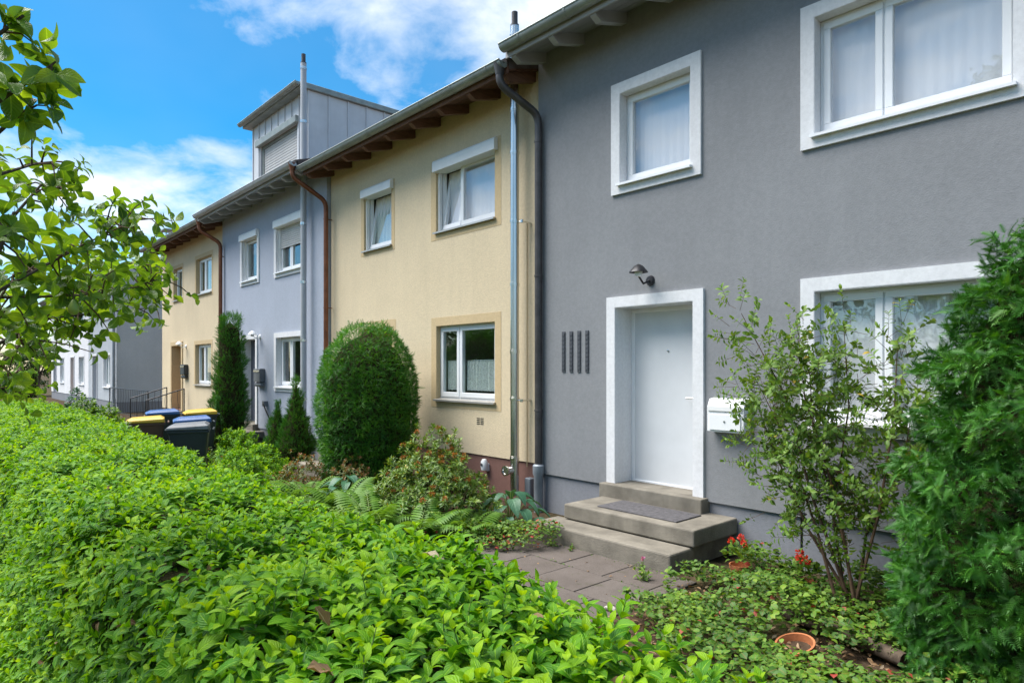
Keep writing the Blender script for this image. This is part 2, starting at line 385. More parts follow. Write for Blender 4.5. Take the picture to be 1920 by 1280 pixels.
def sprigs(O, D, spec, jit=0.25, phi_step=math.pi / 2, per=2):
    """leaves set in pairs (or whorls) on shoots at O growing along D. spec: list of (height, pitch from shoot, leaf length, tone)"""
    n = len(O); a, b = perp(D); phi0 = rng.uniform(0, 2 * math.pi, n)
    out = [[], [], [], [], []]
    for k, (h, th, L, tone) in enumerate(spec):
        for j in range(per):
            ph = phi0 + k * phi_step + j * 2 * math.pi / per + rng.normal(0, jit, n)
            rad = a * np.cos(ph)[:, None] + b * np.sin(ph)[:, None]
            t = (th + rng.normal(0, jit * 0.8, n))[:, None]
            A = D * np.cos(t) + rad * np.sin(t)
            Nn = D * np.sin(t) - rad * np.cos(t) + rng.normal(0, jit * 0.7, (n, 3))
            out[0].append(O + D * h); out[1].append(A); out[2].append(Nn)
            out[3].append(L * rng.uniform(0.72, 1.2, n)); out[4].append(np.clip(tone + rng.normal(0, 0.16, n), 0, 1))
    return [np.concatenate(x) for x in out]

def foliage(name, tmpl, leaves, mat, parent=None, **tags):
    O, A, Nn, L, r = leaves
    X, Y, Z = frame_of(A, Nn)
    return link(name, inst_mesh(name, tmpl, O, X, Y, Z, L, r), mat, parent, **tags)

def lump(p, s=1.0, seed=0.0):
    """smooth pseudo-noise in -1..1"""
    x, y, z = p[:, 0] * s + seed, p[:, 1] * s + seed * 1.7, p[:, 2] * s - seed
    return (np.sin(1.7 * x + 1.3 * np.sin(1.1 * y + z)) + np.sin(2.3 * y + 1.1 * np.sin(1.9 * z - x)) + np.sin(2.9 * z + 0.9 * np.sin(2.1 * x + y))) / 3

def spray_t(n=7, droop=0.3, w=0.07, ln=0.32, up=0.0):
    """flat needle spray: a twig along +Y with needles in two rows"""
    v = []; f = []; uv = []
    for i in range(n):
        t = 0.06 + 0.94 * i / n
        for sx in (-1, 1):
            l = ln * (1 - 0.55 * t ** 2) * (0.85 + 0.3 * ((i * 7 + (sx > 0) * 3) % 5) / 5)
            y = t * 0.9; z = -droop * t * t
            b = len(v)
            v += [(0, y - w / 2, z), (0, y + w / 2, z), (sx * l * 0.8, y + l * 0.62, z - 0.1 * l + up)]
            uv += [(0, t), (0, t), (sx, t)]; f.append((b, b + 1, b + 2) if sx < 0 else (b, b + 2, b + 1))
    b = len(v); v += [(-w / 2, .86, -droop * .75), (w / 2, .86, -droop * .75), (0, 1.08, -droop)]; uv += [(0, 1)] * 3; f.append((b, b + 1, b + 2))
    b = len(v); v += [(-w * .3, 0, 0), (w * .3, 0, 0), (0, .95, -droop * .9)]; uv += [(0, 0), (0, 0), (0, 1)]; f.append((b, b + 1, b + 2))
    return np.array(v, float), f, np.array(uv, float)

LEAF8 = leaf_t(0.52, (0.3, 0.68), 0.25, 0.28)
LEAF_FINE = leaf_t(0.54, (0.12, 0.3, 0.5, 0.7, 0.87), 0.25, 0.30)
LEAF_PEAR = leaf_t(0.66, (0.18, 0.42, 0.68, 0.88), 0.3, 0.22, 0.95, 0.12)
LEAF_LONG = leaf_t(0.30, (0.35, 0.7), 0.2, 0.15)
LEAF_ROUND = leaf_t(0.85, (0.3, 0.65), 0.2, 0.15)
SPRAY = spray_t()
SPRAY_BIG = spray_t(9, 0.45, 0.075, 0.34)

def solid(name, mat, parent, c, rad, zsq, power=1.0, seed=0.0, amp=0.08, nu=28, nv=18, z0=0.0, taper=None):
    """lumpy closed body (opaque core put inside a shrub to block light)"""
    mb = MB()
    for i in range(nv + 1):
        t = i / nv
        for j in range(nu):
            q = 2 * math.pi * j / nu
            r = taper(t) if taper else math.sin(math.pi * t)
            k = 1 + amp * math.sin(3 * q + seed + 5 * t) + amp * math.sin(7 * t * 3 + 2 * q)
            mb.v.append((c[0] + rad * r * k * math.cos(q), c[1] + rad * r * k * math.sin(q), z0 + zsq * t))
    for i in range(nv):
        for j in range(nu):
            j2 = (j + 1) % nu
            mb.f.append((i * nu + j, i * nu + j2, (i + 1) * nu + j2, (i + 1) * nu + j))
    return mb.build(name, mat, parent, True)

# ------------------------------------------------------------------ the setting: ground, path, paving
def grid_sheet(name, mat, x0, x1, y0, y1, z, nx, ny, amp, kind='structure'):
    mb = MB()
    for i in range(nx + 1):
        for j in range(ny + 1):
            x = x0 + (x1 - x0) * i / nx; y = y0 + (y1 - y0) * j / ny
            edge = min(i, nx - i, j, ny - j) > 0
            mb.v.append((x, y, z + (amp * (math.sin(x * 2.1 + 1.3 * math.sin(y * 3.1)) + math.sin(y * 4.3 + x)) if edge else 0)))
    for i in range(nx):
        for j in range(ny):
            a = i * (ny + 1) + j; mb.f.append((a, a + ny + 1, a + ny + 2, a + 1))
    return mb.build(name, mat, None, True, kind=kind)
grid_sheet('ground', 'soil', -400, 400, -400, 400, -0.045, 1, 1, 0)
grid_sheet('garden_bed', 'soil', -31, 3, 1.3, 5.6, -0.012, 110, 20, 0.008)
surf('gravel_path', (0.15, 0.115, 0.085), 0.95, var=0.5, vscale=40, bump=0.9, bscale=120, bdist=0.02)
grid_sheet('path', 'gravel_path', -60, 12, -1.4, 0.42, -0.03, 60, 6, 0.006)
pave = MB().box(-5.26, -3.06, 1.6, 4.93, -0.04, -0.012).build('pavement', 'soil', None, kind='structure')
slabs = {}
def paving():
    for r, yy in enumerate(np.arange(4.93, 1.7, -0.48)):
        off = (0.0, 0.39, 0.17, 0.30)[r % 4]
        x = -5.24 - off
        while x < -3.1:
            xa, xb = max(x, -5.24), min(x + 0.5, -3.08)
            if xb - xa > 0.06:
                w = round(xb - xa, 2)
                if w not in slabs:
                    m = MB().box(0.004, w - 0.004, -0.476, -0.004, -0.05, 0.0)
                    o = m.build('paving_slab', 'paving_slab', pave, False, 0.006, 2); slabs[w] = o.data
                else:
                    o = link('paving_slab', slabs[w], None, pave, False, 0.006, 2)
                o.location = (xa, yy, 0.004 + random.uniform(-0.0015, 0.0015))
                o.rotation_euler = (random.uniform(-.003, .003), random.uniform(-.003, .003), random.uniform(-.004, .004))
            x += 0.5
paving()

# ------------------------------------------------------------------ houses
def wall_front(mb, X0, X1, Z0, Z1, Y, holes, depth=0.2):
    xs = sorted({X0, X1, *[h[0] for h in holes], *[h[1] for h in holes]}); zs = sorted({Z0, Z1, *[h[2] for h in holes], *[h[3] for h in holes]})
    for i in range(len(xs) - 1):
        for j in range(len(zs) - 1):
            cx, cz = (xs[i] + xs[i + 1]) / 2, (zs[j] + zs[j + 1]) / 2
            if any(h[0] < cx < h[1] and h[2] < cz < h[3] for h in holes): continue
            mb.add([(xs[i], Y, zs[j]), (xs[i + 1], Y, zs[j]), (xs[i + 1], Y, zs[j + 1]), (xs[i], Y, zs[j + 1])], [(0, 1, 2, 3)])
    for (a, b, c, d) in holes:
        y2 = Y + depth
        mb.add([(a, Y, c), (a, y2, c), (a, y2, d), (a, Y, d)], [(0, 1, 2, 3)]); mb.add([(b, Y, c), (b, y2, c), (b, y2, d), (b, Y, d)], [(3, 2, 1, 0)])
        mb.add([(a, Y, d), (a, y2, d), (b, y2, d), (b, Y, d)], [(0, 1, 2, 3)]); mb.add([(a, Y, c), (a, y2, c), (b, y2, c), (b, Y, c)], [(3, 2, 1, 0)])

def pleats(x0, x1, z0, z1, y, n, amp, scallop=0.0):
    mb = MB(); k = n * 6
    for i in range(k + 1):
        t = i / k; x = x0 + (x1 - x0) * t
        ph = 2 * math.pi * n * t + 0.7 * math.sin(9 * t)
        yy = y + amp * math.sin(ph)
        mb.v.append((x, yy, z0 + scallop * abs(math.sin(ph / 2)))); mb.v.append((x, yy * 0.6 + y * 0.4, z1))
    for i in range(k): mb.f.append((2 * i, 2 * i + 2, 2 * i + 3, 2 * i + 1))
    return mb

def window(house, x0, x1, z0, z1, Y, trim='trim_white', band=0.12, proud=0.03, mull=None, tilt=None, box=None, glass='glass',
           curtain=None, shutter=0.0, detail=True, setback=0.11, sash=True):
    yf = Y + setback
    fr = MB().ring(x0 + .004, x1 - .004, z0 + .004, z1 - .004, yf, yf + 0.07, 0.05)
    xm = x0 + (x1 - x0) * mull if mull else None
    if xm: fr.box(xm - 0.026, xm + 0.026, yf + .003, yf + 0.067, z0 + 0.054, z1 - 0.054)
    w = fr.build('window', 'pvc_white', house, False, 0.004, 1)
    lights = [(x0 + 0.035, xm - 0.008), (xm + 0.008, x1 - 0.035)] if xm else [(x0 + 0.035, x1 - 0.035)]
    for i, (a, b) in enumerate(lights):
        zb, zt = z0 + 0.035, z1 - 0.035
        T = None
        if tilt is not None and tilt == i:
            T = Matrix.Translation((0, yf + .03, zb + .02)) @ Matrix.Rotation(R(-9), 4, 'X') @ Matrix.Translation((0, -yf - .03, -zb - .02))
        sw = 0.062
        MB().ring(a, b, zb, zt, yf - 0.014, yf + 0.05, sw, T, 0.075).build('sash', 'pvc_white', w, False, 0.005, 1)
        MB().box(a + sw - .01, b - sw + .01, yf + 0.012, yf + 0.018, zb + 0.065, zt - sw + .01, T).build('pane', glass, w)
        if T is not None and detail:
            MB().box(b - .03, b - .012, yf - .02, yf + 0.19, zt - .012, zt - .004).build('stay_arm', 'steel_band', w)
    if trim:
        t = MB().ring(x0 - band, x1 + band, z0 - band, z1 + band, Y - proud, Y + 0.003, band)
        t.box(x0 - .001, x0 + .006, Y - proud + .002, yf, z0, z1); t.box(x1 - .006, x1 + .001, Y - proud + .002, yf, z0, z1)
        t.box(x0 + .006, x1 - .006, Y - proud + .002, yf, z1 - .006, z1 + .001)
        t.build('surround', trim, w)
    MB().add([(x0 - .02, yf, z0 + .012), (x1 + .02, yf, z0 + .012), (x1 + .02, Y - proud - 0.05, z0 - 0.008), (x0 - .02, Y - proud - 0.05, z0 - 0.008),
              (x0 - .02, yf, z0 - .012), (x1 + .02, yf, z0 - .012), (x1 + .02, Y - proud - 0.05, z0 - 0.034), (x0 - .02, Y - proud - 0.05, z0 - 0.034)],
             [(0, 1, 2, 3), (7, 6, 5, 4), (3, 2, 6, 7), (0, 3, 7, 4), (2, 1, 5, 6), (1, 0, 4, 5)]).build('sill', 'pvc_white' if trim == 'trim_white' else 'sill_metal', w)
    if box:
        bx0, bx1, bz0, bz1 = box
        m = MB()
        yo, yi = Y - 0.075, Y + 0.1
        m.add([(bx0, yi, bz0), (bx0, yo + .0, bz0), (bx0, yo, bz1 - .03), (bx0, yo + .02, bz1), (bx0, yi, bz1),
               (bx1, yi, bz0), (bx1, yo, bz0), (bx1, yo, bz1 - .03), (bx1, yo + .02, bz1), (bx1, yi, bz1)],
              [(0, 1, 2, 3, 4), (9, 8, 7, 6, 5), (0, 5, 6, 1), (1, 6, 7, 2), (2, 7, 8, 3), (3, 8, 9, 4), (4, 9, 5, 0)])
        m.build('shutter_box', 'shutter_white', w, False, 0.005, 2)
        for xa in (x0 + .008, x1 - .045):
            MB().box(xa, xa + .037, yf - 0.075, yf - 0.017, z0 + .005, bz0).build('guide_rail', 'shutter_white', w)
    if shutter > 0:
        zt = z1 - .02; zz = zt
        k = 0; sm = None
        while zz > z1 - shutter * (z1 - z0):
            if sm is None:
                m = MB().add([(x0 + .03, 0, 0), (x1 - .03, 0, 0), (x1 - .03, -.010, -.012), (x0 + .03, -.010, -.012), (x0 + .03, -.010, -.034), (x1 - .03, -.010, -.034), (x1 - .03, 0, -.046), (x0 + .03, 0, -.046)],
                             [(0, 1, 2, 3), (3, 2, 5, 4), (4, 5, 6, 7)])
                o = m.build('shutter_slat', 'shutter_grey', w); sm = o.data
            else: o = link('shutter_slat', sm, None, w)
            o.location = (0, yf - 0.03, zz); zz -= 0.047
    if curtain == 'full':
        pleats(x0 + .05, x1 - .05, z0 + .05, z1 - .05, yf + 0.115, max(5, int((x1 - x0) * 9)), 0.004 if glass == 'glass_coated' else 0.012).build('curtain', 'net_curtain', w, True)
    if curtain == 'cafe':
        for (a, b) in lights:
            pleats(a + .05, b - .05, z0 + .13, z0 + .60, yf + 0.085, max(5, int((b - a) * 13)), 0.024, 0.04).build('cafe_curtain', 'cafe_lace', w, True)
            MB().tube([(a + .03, yf + .085, z0 + .605), (b - .03, yf + .085, z0 + .605)], 0.006, 8).build('curtain_rod', 'steel_band', w)
    dpt = 2.2 if curtain != 'full' else 1.4
    xa, xb, za, zb, ya, yb = x0 - .15, x1 + .15, z0 - .2, z1 + .12, yf + .09, yf + dpt
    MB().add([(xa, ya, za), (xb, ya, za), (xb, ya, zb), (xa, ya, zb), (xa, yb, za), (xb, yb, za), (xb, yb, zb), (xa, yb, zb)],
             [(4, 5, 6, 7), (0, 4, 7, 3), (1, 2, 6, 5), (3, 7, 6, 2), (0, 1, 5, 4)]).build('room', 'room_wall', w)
    return w

def gutter(house, X0, X1, Y, Z, mat, r=0.078):
    mb = MB(); n = 12
    for x in (X0, X1):
        for rr in (r, r - 0.006):
            for j in range(n + 1):
                q = math.pi + math.pi * j / n
                mb.v.append((x, Y + rr * math.cos(q), Z + rr * math.sin(q)))
    k = n + 1
    for j in range(n):
        mb.f.append((j, 2 * k + j, 2 * k + j + 1, j + 1)); mb.f.append((k + j + 1, 3 * k + j + 1, 3 * k + j, k + j))
    mb.f.append((0, k, 3 * k, 2 * k)); mb.f.append((n, 2 * k + n, 3 * k + n, k + n))
    mb.f.append(tuple(range(n + 1))); mb.f.append(tuple(range(2 * k + n, 2 * k - 1, -1)))
    g = mb.build('gutter', mat, house, True)
    MB().tube([(X0, Y - r, Z + .004), (X1, Y - r, Z + .004)], 0.011, 8).build('gutter_bead', mat, g, True)
    bm = None; x = X0 + 0.35
    while x < X1 - .1:
        if bm is None:
            b = MB()
            for xx in (-.014, .014):
                for j in range(n + 1):
                    q = math.pi + math.pi * j / n; b.v.append((xx, (r + .006) * math.cos(q), (r + .006) * math.sin(q)))
            b.f += [(j, k + j, k + j + 1, j + 1) for j in range(n)]
            o = b.build('gutter_bracket', mat, g, True); bm = o.data
        else: o = link('gutter_bracket', bm, None, g)
        o.location = (x, Y, Z); x += 0.76
    return g

def arc(a, b, c, n=5):
    """rounded corner at b"""
    a, b, c = map(Vector, (a, b, c))
    return [tuple((1 - t) ** 2 * a + 2 * t * (1 - t) * b + t * t * c) for t in [i / n for i in range(n + 1)]]

def downpipe(house, top, Xp, Yp, zk, zb, mat, r=0.047, clip='steel_band'):
    """swan-neck from the gutter outlet to the wall, then straight down"""
    x, y, z = top
    m1 = Vector((x, y, z - 0.2)); m2 = Vector((Xp, Yp, zk))
    d = (m2 - m1).normalized()
    pts = [(x, y, z)] + arc((x, y, z - .1), m1, m1 + d * .12) + arc(m2 - d * .12, m2, m2 + Vector((0, 0, -.14))) + [(Xp, Yp, zb)]
    p = MB().tube(pts, r, 14).build('downpipe', mat, house, True)
    MB().lathe([(r + .035, .06), (r + .012, -.03), (r + .004, -.08)], (x, y, z), 14).build('outlet_funnel', mat, p, True)
    zz = zk - 0.35
    while zz > zb + .3:
        m = MB().lathe([(r + .001, -.014), (r + .006, -.012), (r + .006, .012), (r + .001, .014)], (Xp, Yp, zz), 14)
        m.box(Xp - .01, Xp + .01, Yp + r, Yp + r + .09, zz - .008, zz + .008); m.build('pipe_clip', mat, p, True); zz -= 1.75
    return p

PITCH = math.tan(R(17))
def roof(house, X0, X1, Yw, Ye, ze, boards, rafters, nraf, depth=9.0, side=False):
    """gable roof; underside of the eave boards starts at (Ye+.09, ze-.1)"""
    y0, z0 = Ye + 0.08, ze - 0.095
    yr = Yw + depth / 2; zr = z0 + (yr - y0) * PITCH; yb = 2 * yr - y0
    th = 0.16
    m = MB()
    a, b = X0, X1
    sec = [(y0 + .002, z0 + .022), (yr, zr + .022), (yb, z0 + .022), (yb, z0 + th), (yr, zr + th), (y0 - .06, z0 + th - .02)]
    k = len(sec)
    m.add([(a, y, z) for y, z in sec] + [(b, y, z) for y, z in sec],
          [(0, 1, 4, 5), (1, 2, 3, 4), (k + 5, k + 4, k + 1, k), (k + 4, k + 3, k + 2, k + 1)] + [(i, k + i, k + (i + 1) % k, (i + 1) % k) for i in range(k)])
    rf = m.build('roof', 'roof_tile', house)
    yb2 = Yw + .12; nb = 5
    for i in range(nb):   # eave boards along the house
        ya, yc = y0 + (yb2 - y0) * i / nb + .003, y0 + (yb2 - y0) * (i + 1) / nb - .003
        za, zc = z0 + (ya - y0) * PITCH, z0 + (yc - y0) * PITCH
        MB().add([(a, ya, za), (b, ya, za), (b, yc, zc), (a, yc, zc), (a, ya, za + .019), (b, ya, za + .019), (b, yc, zc + .019), (a, yc, zc + .019)],
                 [(0, 3, 2, 1), (4, 5, 6, 7), (0, 1, 5, 4), (1, 2, 6, 5), (2, 3, 7, 6), (3, 0, 4, 7)]).build('eave_board', boards, rf)
    MB().box(a, b, y0 - .022, y0 - .001, z0 - .035, z0 + .12).build('fascia_board', rafters, rf)
    rm = None
    for i in range(nraf):
        x = a + .12 + (b - a - .24) * i / (nraf - 1)
        if rm is None:
            yA, yB = y0 + .002, Yw + .05; zA, zB = z0, z0 + (yB - y0) * PITCH; h = .13; w = .04
            mm = MB().add([(-w, yA, zA), (-w, yB, zB), (-w, yB, zB - h), (-w, yA + .1, zA + .1 * PITCH - h), (-w, yA, zA - .05),
                           (w, yA, zA), (w, yB, zB), (w, yB, zB - h), (w, yA + .1, zA + .1 * PITCH - h), (w, yA, zA - .05)],
                          [(0, 1, 2, 3, 4), (9, 8, 7, 6, 5), (0, 5, 6, 1), (1, 6, 7, 2), (2, 7, 8, 3), (3, 8, 9, 4), (4, 9, 5, 0)])
            o = mm.build('rafter', rafters, rf); rm = o.data
        else: o = link('rafter', rm, None, rf)
        o.location = (x, 0, -.001)
    return rf, z0 + (Yw - y0) * PITCH

def house(X0, X1, Yw, wallm, plinthm, plz, ze, Ye, boards, rafters, holes, label, gut='zinc', nraf=9, group=None, recess=0.02, z_base=-.2):
    h = empty('row_house', ((X0 + X1) / 2, Yw, 0), label=label, category='house', group='row houses along the garden path')
    rf, zt = roof(h, X0 - .005 * (X0 > -100), X1, Yw, Ye, ze, boards, rafters, nraf)
    m = MB(); Z1 = zt + .03; yb = Yw + 9
    wall_front(m, X0 + .003, X1 - .003, plz, Z1, Yw, holes)
    for x, o in ((X0 + .003, 0), (X1 - .003, 1)):
        zr = zt + 4.5 * PITCH
        f = [(0, 1, 2, 3, 4)] if o == 0 else [(4, 3, 2, 1, 0)]
        m.add([(x, Yw, plz), (x, Yw, Z1), (x, Yw + 4.5, zr), (x, yb, Z1), (x, yb, plz)], f)
    m.add([(X0, yb, plz), (X1, yb, plz), (X1, yb, Z1), (X0, yb, Z1)], [(3, 2, 1, 0)])
    m.add([(X0 + .003, Yw, plz), (X1 - .003, Yw, plz), (X1 - .003, Yw + .06, plz), (X0 + .003, Yw + .06, plz)], [(3, 2, 1, 0)])
    m.build('wall', wallm, h)
    MB().box(X0 + .004, X1 - .004, Yw + recess, yb - .01, z_base, plz + .01).build('plinth', plinthm, h)
    gutter(h, X0 + .01, X1 - .01, Ye, ze, gut)
    return h

def door(h, x0, x1, z0, z1, Y, mat, trim, band=.12, proud=.03, setback=.28, planks=True):
    d = MB().ring(x0 + .004, x1 - .004, z0 - .02, z1 - .004, Y + setback, Y + setback + .07, .05).build('door_frame', 'pvc_white' if mat == 'door_white' else mat, h, False, .004, 1)
    lf = MB()
    a, b = x0 + .045, x1 - .045
    n = 9 if planks else 1
    for i in range(n):
        xa, xb = a + (b - a) * i / n, a + (b - a) * (i + 1) / n
        lf.box(xa + .0012 * (n > 1), xb - .0012 * (n > 1), Y + setback + .012, Y + setback + .05, z0 + .005, z1 - .05)
    lf.box(a + .002, b - .002, Y + setback + .016, Y + setback + .048, z0 + .006, z1 - .052)
    l = lf.build('door_leaf', mat, d)
    m = MB().tube([(b - .09, Y + setback + .012, z0 + 1.02), (b - .09, Y + setback - .045, z0 + 1.02)], .011, 10)
    m.tube([(b - .09, Y + setback - .045, z0 + 1.02), (b - .21, Y + setback - .045, z0 + 1.02)], .010, 10)
    m.box(b - .11, b - .07, Y + setback + .004, Y + setback + .013, z0 + .9, z0 + 1.1)
    m.build('handle', 'steel_band', d, True)
    MB().lathe([(0.0, .012), (.012, .010), (.014, 0)], ((a + b) / 2, Y + setback + .012, z0 + 1.55), 12, 'y').build('peephole', 'steel_band', d, True)
    if trim:
        t = MB(); p0, p1 = Y - proud, Y + .003
        t.box(x0 - band, x1 + band, p0, p1, z1, z1 + band); t.box(x0 - band, x0, p0, p1, z0 - .0, z1); t.box(x1, x1 + band, p0, p1, z0 - .0, z1)
        t.box(x0 - .001, x0 + .006, p0 + .002, Y + setback, z0, z1); t.box(x1 - .006, x1 + .001, p0 + .002, Y + setback, z0, z1); t.box(x0 + .006, x1 - .006, p0 + .002, Y + setback, z1 - .006, z1 + .001)
        t.build('surround', trim, d)
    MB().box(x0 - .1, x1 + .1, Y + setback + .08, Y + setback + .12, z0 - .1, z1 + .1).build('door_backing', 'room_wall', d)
    return d

def steps(dx, label, Y=6.05, mat=True):
    s = empty('entrance_steps', (-4.2 + dx, 5.5, 0), label=label, category='steps', group='concrete entrance steps')
    MB().box(-5.02 + dx, -3.66 + dx, Y - .13, Y + .32, .315, .487).build('threshold', 'concrete', s, False, .012, 2)
    MB().box(-4.98 + dx, -3.34 + dx, 5.28, Y + .018, .175, .335).build('landing_slab', 'concrete', s, False, .015, 2)
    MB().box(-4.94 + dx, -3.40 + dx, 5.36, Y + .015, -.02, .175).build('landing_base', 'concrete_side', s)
    MB().box(-5.14 + dx, -3.38 + dx, 4.96, 5.355, -.03, .165).build('bottom_step', 'concrete', s, False, .018, 2)
    return s

def slot_holes(base): return base
# grey house with the white door
gh = dict(sm=(-4.80, -3.85, 3.97, 5.02), up=(-2.57, -1.10, 3.95, 5.02), low=(-2.57, -1.10, 1.36, 2.53), door=(-4.87, -3.82, .478, 2.54))
YG = 6.05
H1 = house(-6.17, -0.06, YG, 'stucco_grey', 'plinth_grey', .45, 5.86, 5.42, 'eave_pale', 'rafter_pale', list(gh.values()), 'dark grey row house with white door, white window surrounds and concrete steps', nraf=10, recess=.03)
window(H1, *gh['sm'], YG, glass='glass_coated', curtain='full')
window(H1, *gh['up'], YG, mull=.37, glass='glass_coated', curtain='full', tilt=None)
window(H1, *gh['low'], YG, mull=.37, glass='glass_coated', curtain='full')
door(H1, *gh['door'], YG, 'door_white', 'trim_white', planks=False)
sm_ = None
for i in range(4):
    x = -5.705 + i * .131
    if sm_ is None:
        m = MB(); m.box(-.026, .026, YG - .012, YG + .002, 1.78, 2.29)
        for k in range(9): m.box(-.02, .02, YG - .018, YG - .0125, 1.81 + k * .053, 1.84 + k * .053)
        o = m.build('vent_grille', 'slot_dark', H1); sm_ = o.data
    else: o = link('vent_grille', sm_, None, H1); 
    o.matrix_parent_inverse = Matrix.Translation(-WORLD[H1.name]); o.location = (x, 0, 0)
steps(0, 'worn concrete entrance steps below the white door of the dark grey house')

# cream house, middle
YY = 6.10
yh = dict(sm=(-10.83, -9.87, 3.99, 5.02), up=(-8.55, -7.10, 3.99, 5.00), low=(-8.54, -7.10, 1.345, 2.50), door=(-10.90, -9.85, .56, 2.56))
H2 = house(-12.15, -6.18, YY, 'stucco_cream', 'plinth_brown', .565, 5.70, 5.46, 'eave_brown', 'rafter_brown', list(yh.values()), 'cream stucco row house with ochre window bands, brown plinth and steel flue pipe', nraf=9)
window(H2, *yh['sm'], YY, 'trim_ochre', .10, .004, None, 0, (-10.85, -9.81, 4.95, 5.11), 'glass', 'full')
window(H2, *yh['up'], YY, 'trim_ochre', .13, .004, .36, 0, (-8.56, -7.04, 4.93, 5.11), 'glass_coated', 'full')
window(H2, *yh['low'], YY, 'trim_ochre', .13, .004, .36, None, None, 'glass', 'cafe', setback=.08)
door(H2, *yh['door'], YY, 'door_wood', 'trim_ochre', .12, .004)
steps(-6.05, 'concrete entrance steps half hidden behind the round clipped yew', 6.1)
m = MB()
for i in range(2):
    for j in range(4): m.box(-7.515 + i * .085, -7.445 + i * .085, YY - .004, YY + .001, 1.005 + j * .027, 1.017 + j * .027)
m.build('air_vent', 'hole_dark', H2)
downpipe(H2, (-6.27, 5.46, 5.63), -6.10, 5.985, 5.13, .50, 'pipe_dark', .05)
MB().lathe([(.055, .02), (.075, .0), (.075, -.10), (.06, -.14), (.06, -.75)], (-6.10, 5.985, .56), 16).build('drain_socket', 'pipe_grey', H2, True)
def flue(h, X, Y, zb, zt, r, mat, joints, tpiece=True):
    f = MB().tube([(X, Y, zb), (X, Y, zt)], r, 20).build('flue_pipe', mat, h, True)
    for z in joints:
        MB().lathe([(r, -.03), (r + .004, -.028), (r + .004, -.012), (r + .009, -.010), (r + .009, .010), (r + .004, .012), (r + .004, .028), (r, .03)], (X, Y, z), 20).build('pipe_joint', 'steel_band', f, True)
    MB().lathe([(r, 0), (r, .03), (r * .72, .035), (r * .72, .20), (r * .55, .20)], (X, Y, zt - .01), 18).build('flue_tip', 'pipe_dark', f, True)
    return f
F2 = flue(H2, -6.50, 5.93, .12, 6.42, .058, 'steel', [.62, 1.42, 2.05, 2.95, 3.80, 4.72, 5.30, 6.30])
MB().tube([(-6.50, 5.93, .46), (-6.53, 5.80, .46)], .05, 16).lathe([(.068, -.005), (.07, .0), (.07, .02), (.045, .022), (.04, .01), (0, .01)], (-6.53, 5.80, .46), 18, 'y').build('inspection_cap', 'steel_band', F2, True)
for z in (1.42, 3.80):
    m = MB().tube([(-6.44, 5.93, z - .02), (-6.36, 5.93, z - .02)], .010, 8); m.tube([(-6.36, 5.93, z - .02), (-6.36, 6.10, z - .02)], .012, 8)
    m.lathe([(.0, -.02), (.022, -.02), (.022, .02), (0, .02)], (-6.36, 5.93, z - .02), 10); m.build('wall_bracket', 'steel_band', F2, True)
MB().tube([(-6.41, 6.075, .5), (-6.41, 6.075, 3.8)], .008, 6).build('cable', 'trim_ochre', H2, True)
m = MB().box(-6.42, -6.31, 6.03, 6.13, .10, .36); m.build('meter_box', 'pipe_grey', H2, False, .02, 3)
sp = empty('wall_spotlight', (-7.29, 6.1, .42), label='small white spotlight fixed on the brown plinth', category='light')
MB().lathe([(0, .10), (.03, .095), (.05, .06), (.052, -.02), (.045, -.06), (0, -.06)], (-7.29, 6.055, .42), 16).build('lamp_head', 'pvc_white', sp, True)
MB().box(-7.33, -7.25, 6.085, 6.125, .34, .45).build('wall_plate', 'pvc_white', sp, False, .006, 2)
MB().lathe([(0, .012), (.02, .008), (.024, 0)], (-7.29, 6.003, .44), 12, 'y').build('lens', 'slot_dark', sp, True)

# blue-grey house
YB = 6.02
bh = dict(sm=(-16.75, -15.75, 3.99, 5.02), up=(-14.62, -13.22, 3.99, 5.02), low=(-14.62, -13.22, 1.42, 2.52), door=(-16.95, -15.85, .48, 2.54))
H3 = house(-18.24, -12.16, YB, 'stucco_blue', 'plinth_grey', .40, 5.80, 5.34, 'eave_pale', 'rafter_pale', list(bh.values()), 'pale blue-grey row house with zinc dormer and white window surrounds', gut='zinc_pale', nraf=10)
window(H3, *bh['sm'], YB, band=.11, mull=None, box=(-16.84, -15.70, 5.0, 5.17))
window(H3, *bh['up'], YB, band=.11, mull=.4, box=(-14.70, -13.14, 5.0, 5.18), shutter=.45)
window(H3, *bh['low'], YB, band=.11, mull=.4, curtain=None)
door(H3, *bh['door'], YB, 'door_dark', 'trim_white', .10)
steps(-12.08, 'concrete entrance steps at the pale blue-grey house beside the tall evergreen', 6.02)
downpipe(H3, (-12.24, 5.34, 5.73), -12.06, 5.95, 5.12, .05, 'copper_brown', .045)
flue(H3, -12.88, 5.86, .1, 8.10, .06, 'zinc_pale', [1.2, 2.4, 3.6, 4.8, 6.9, 8.0])
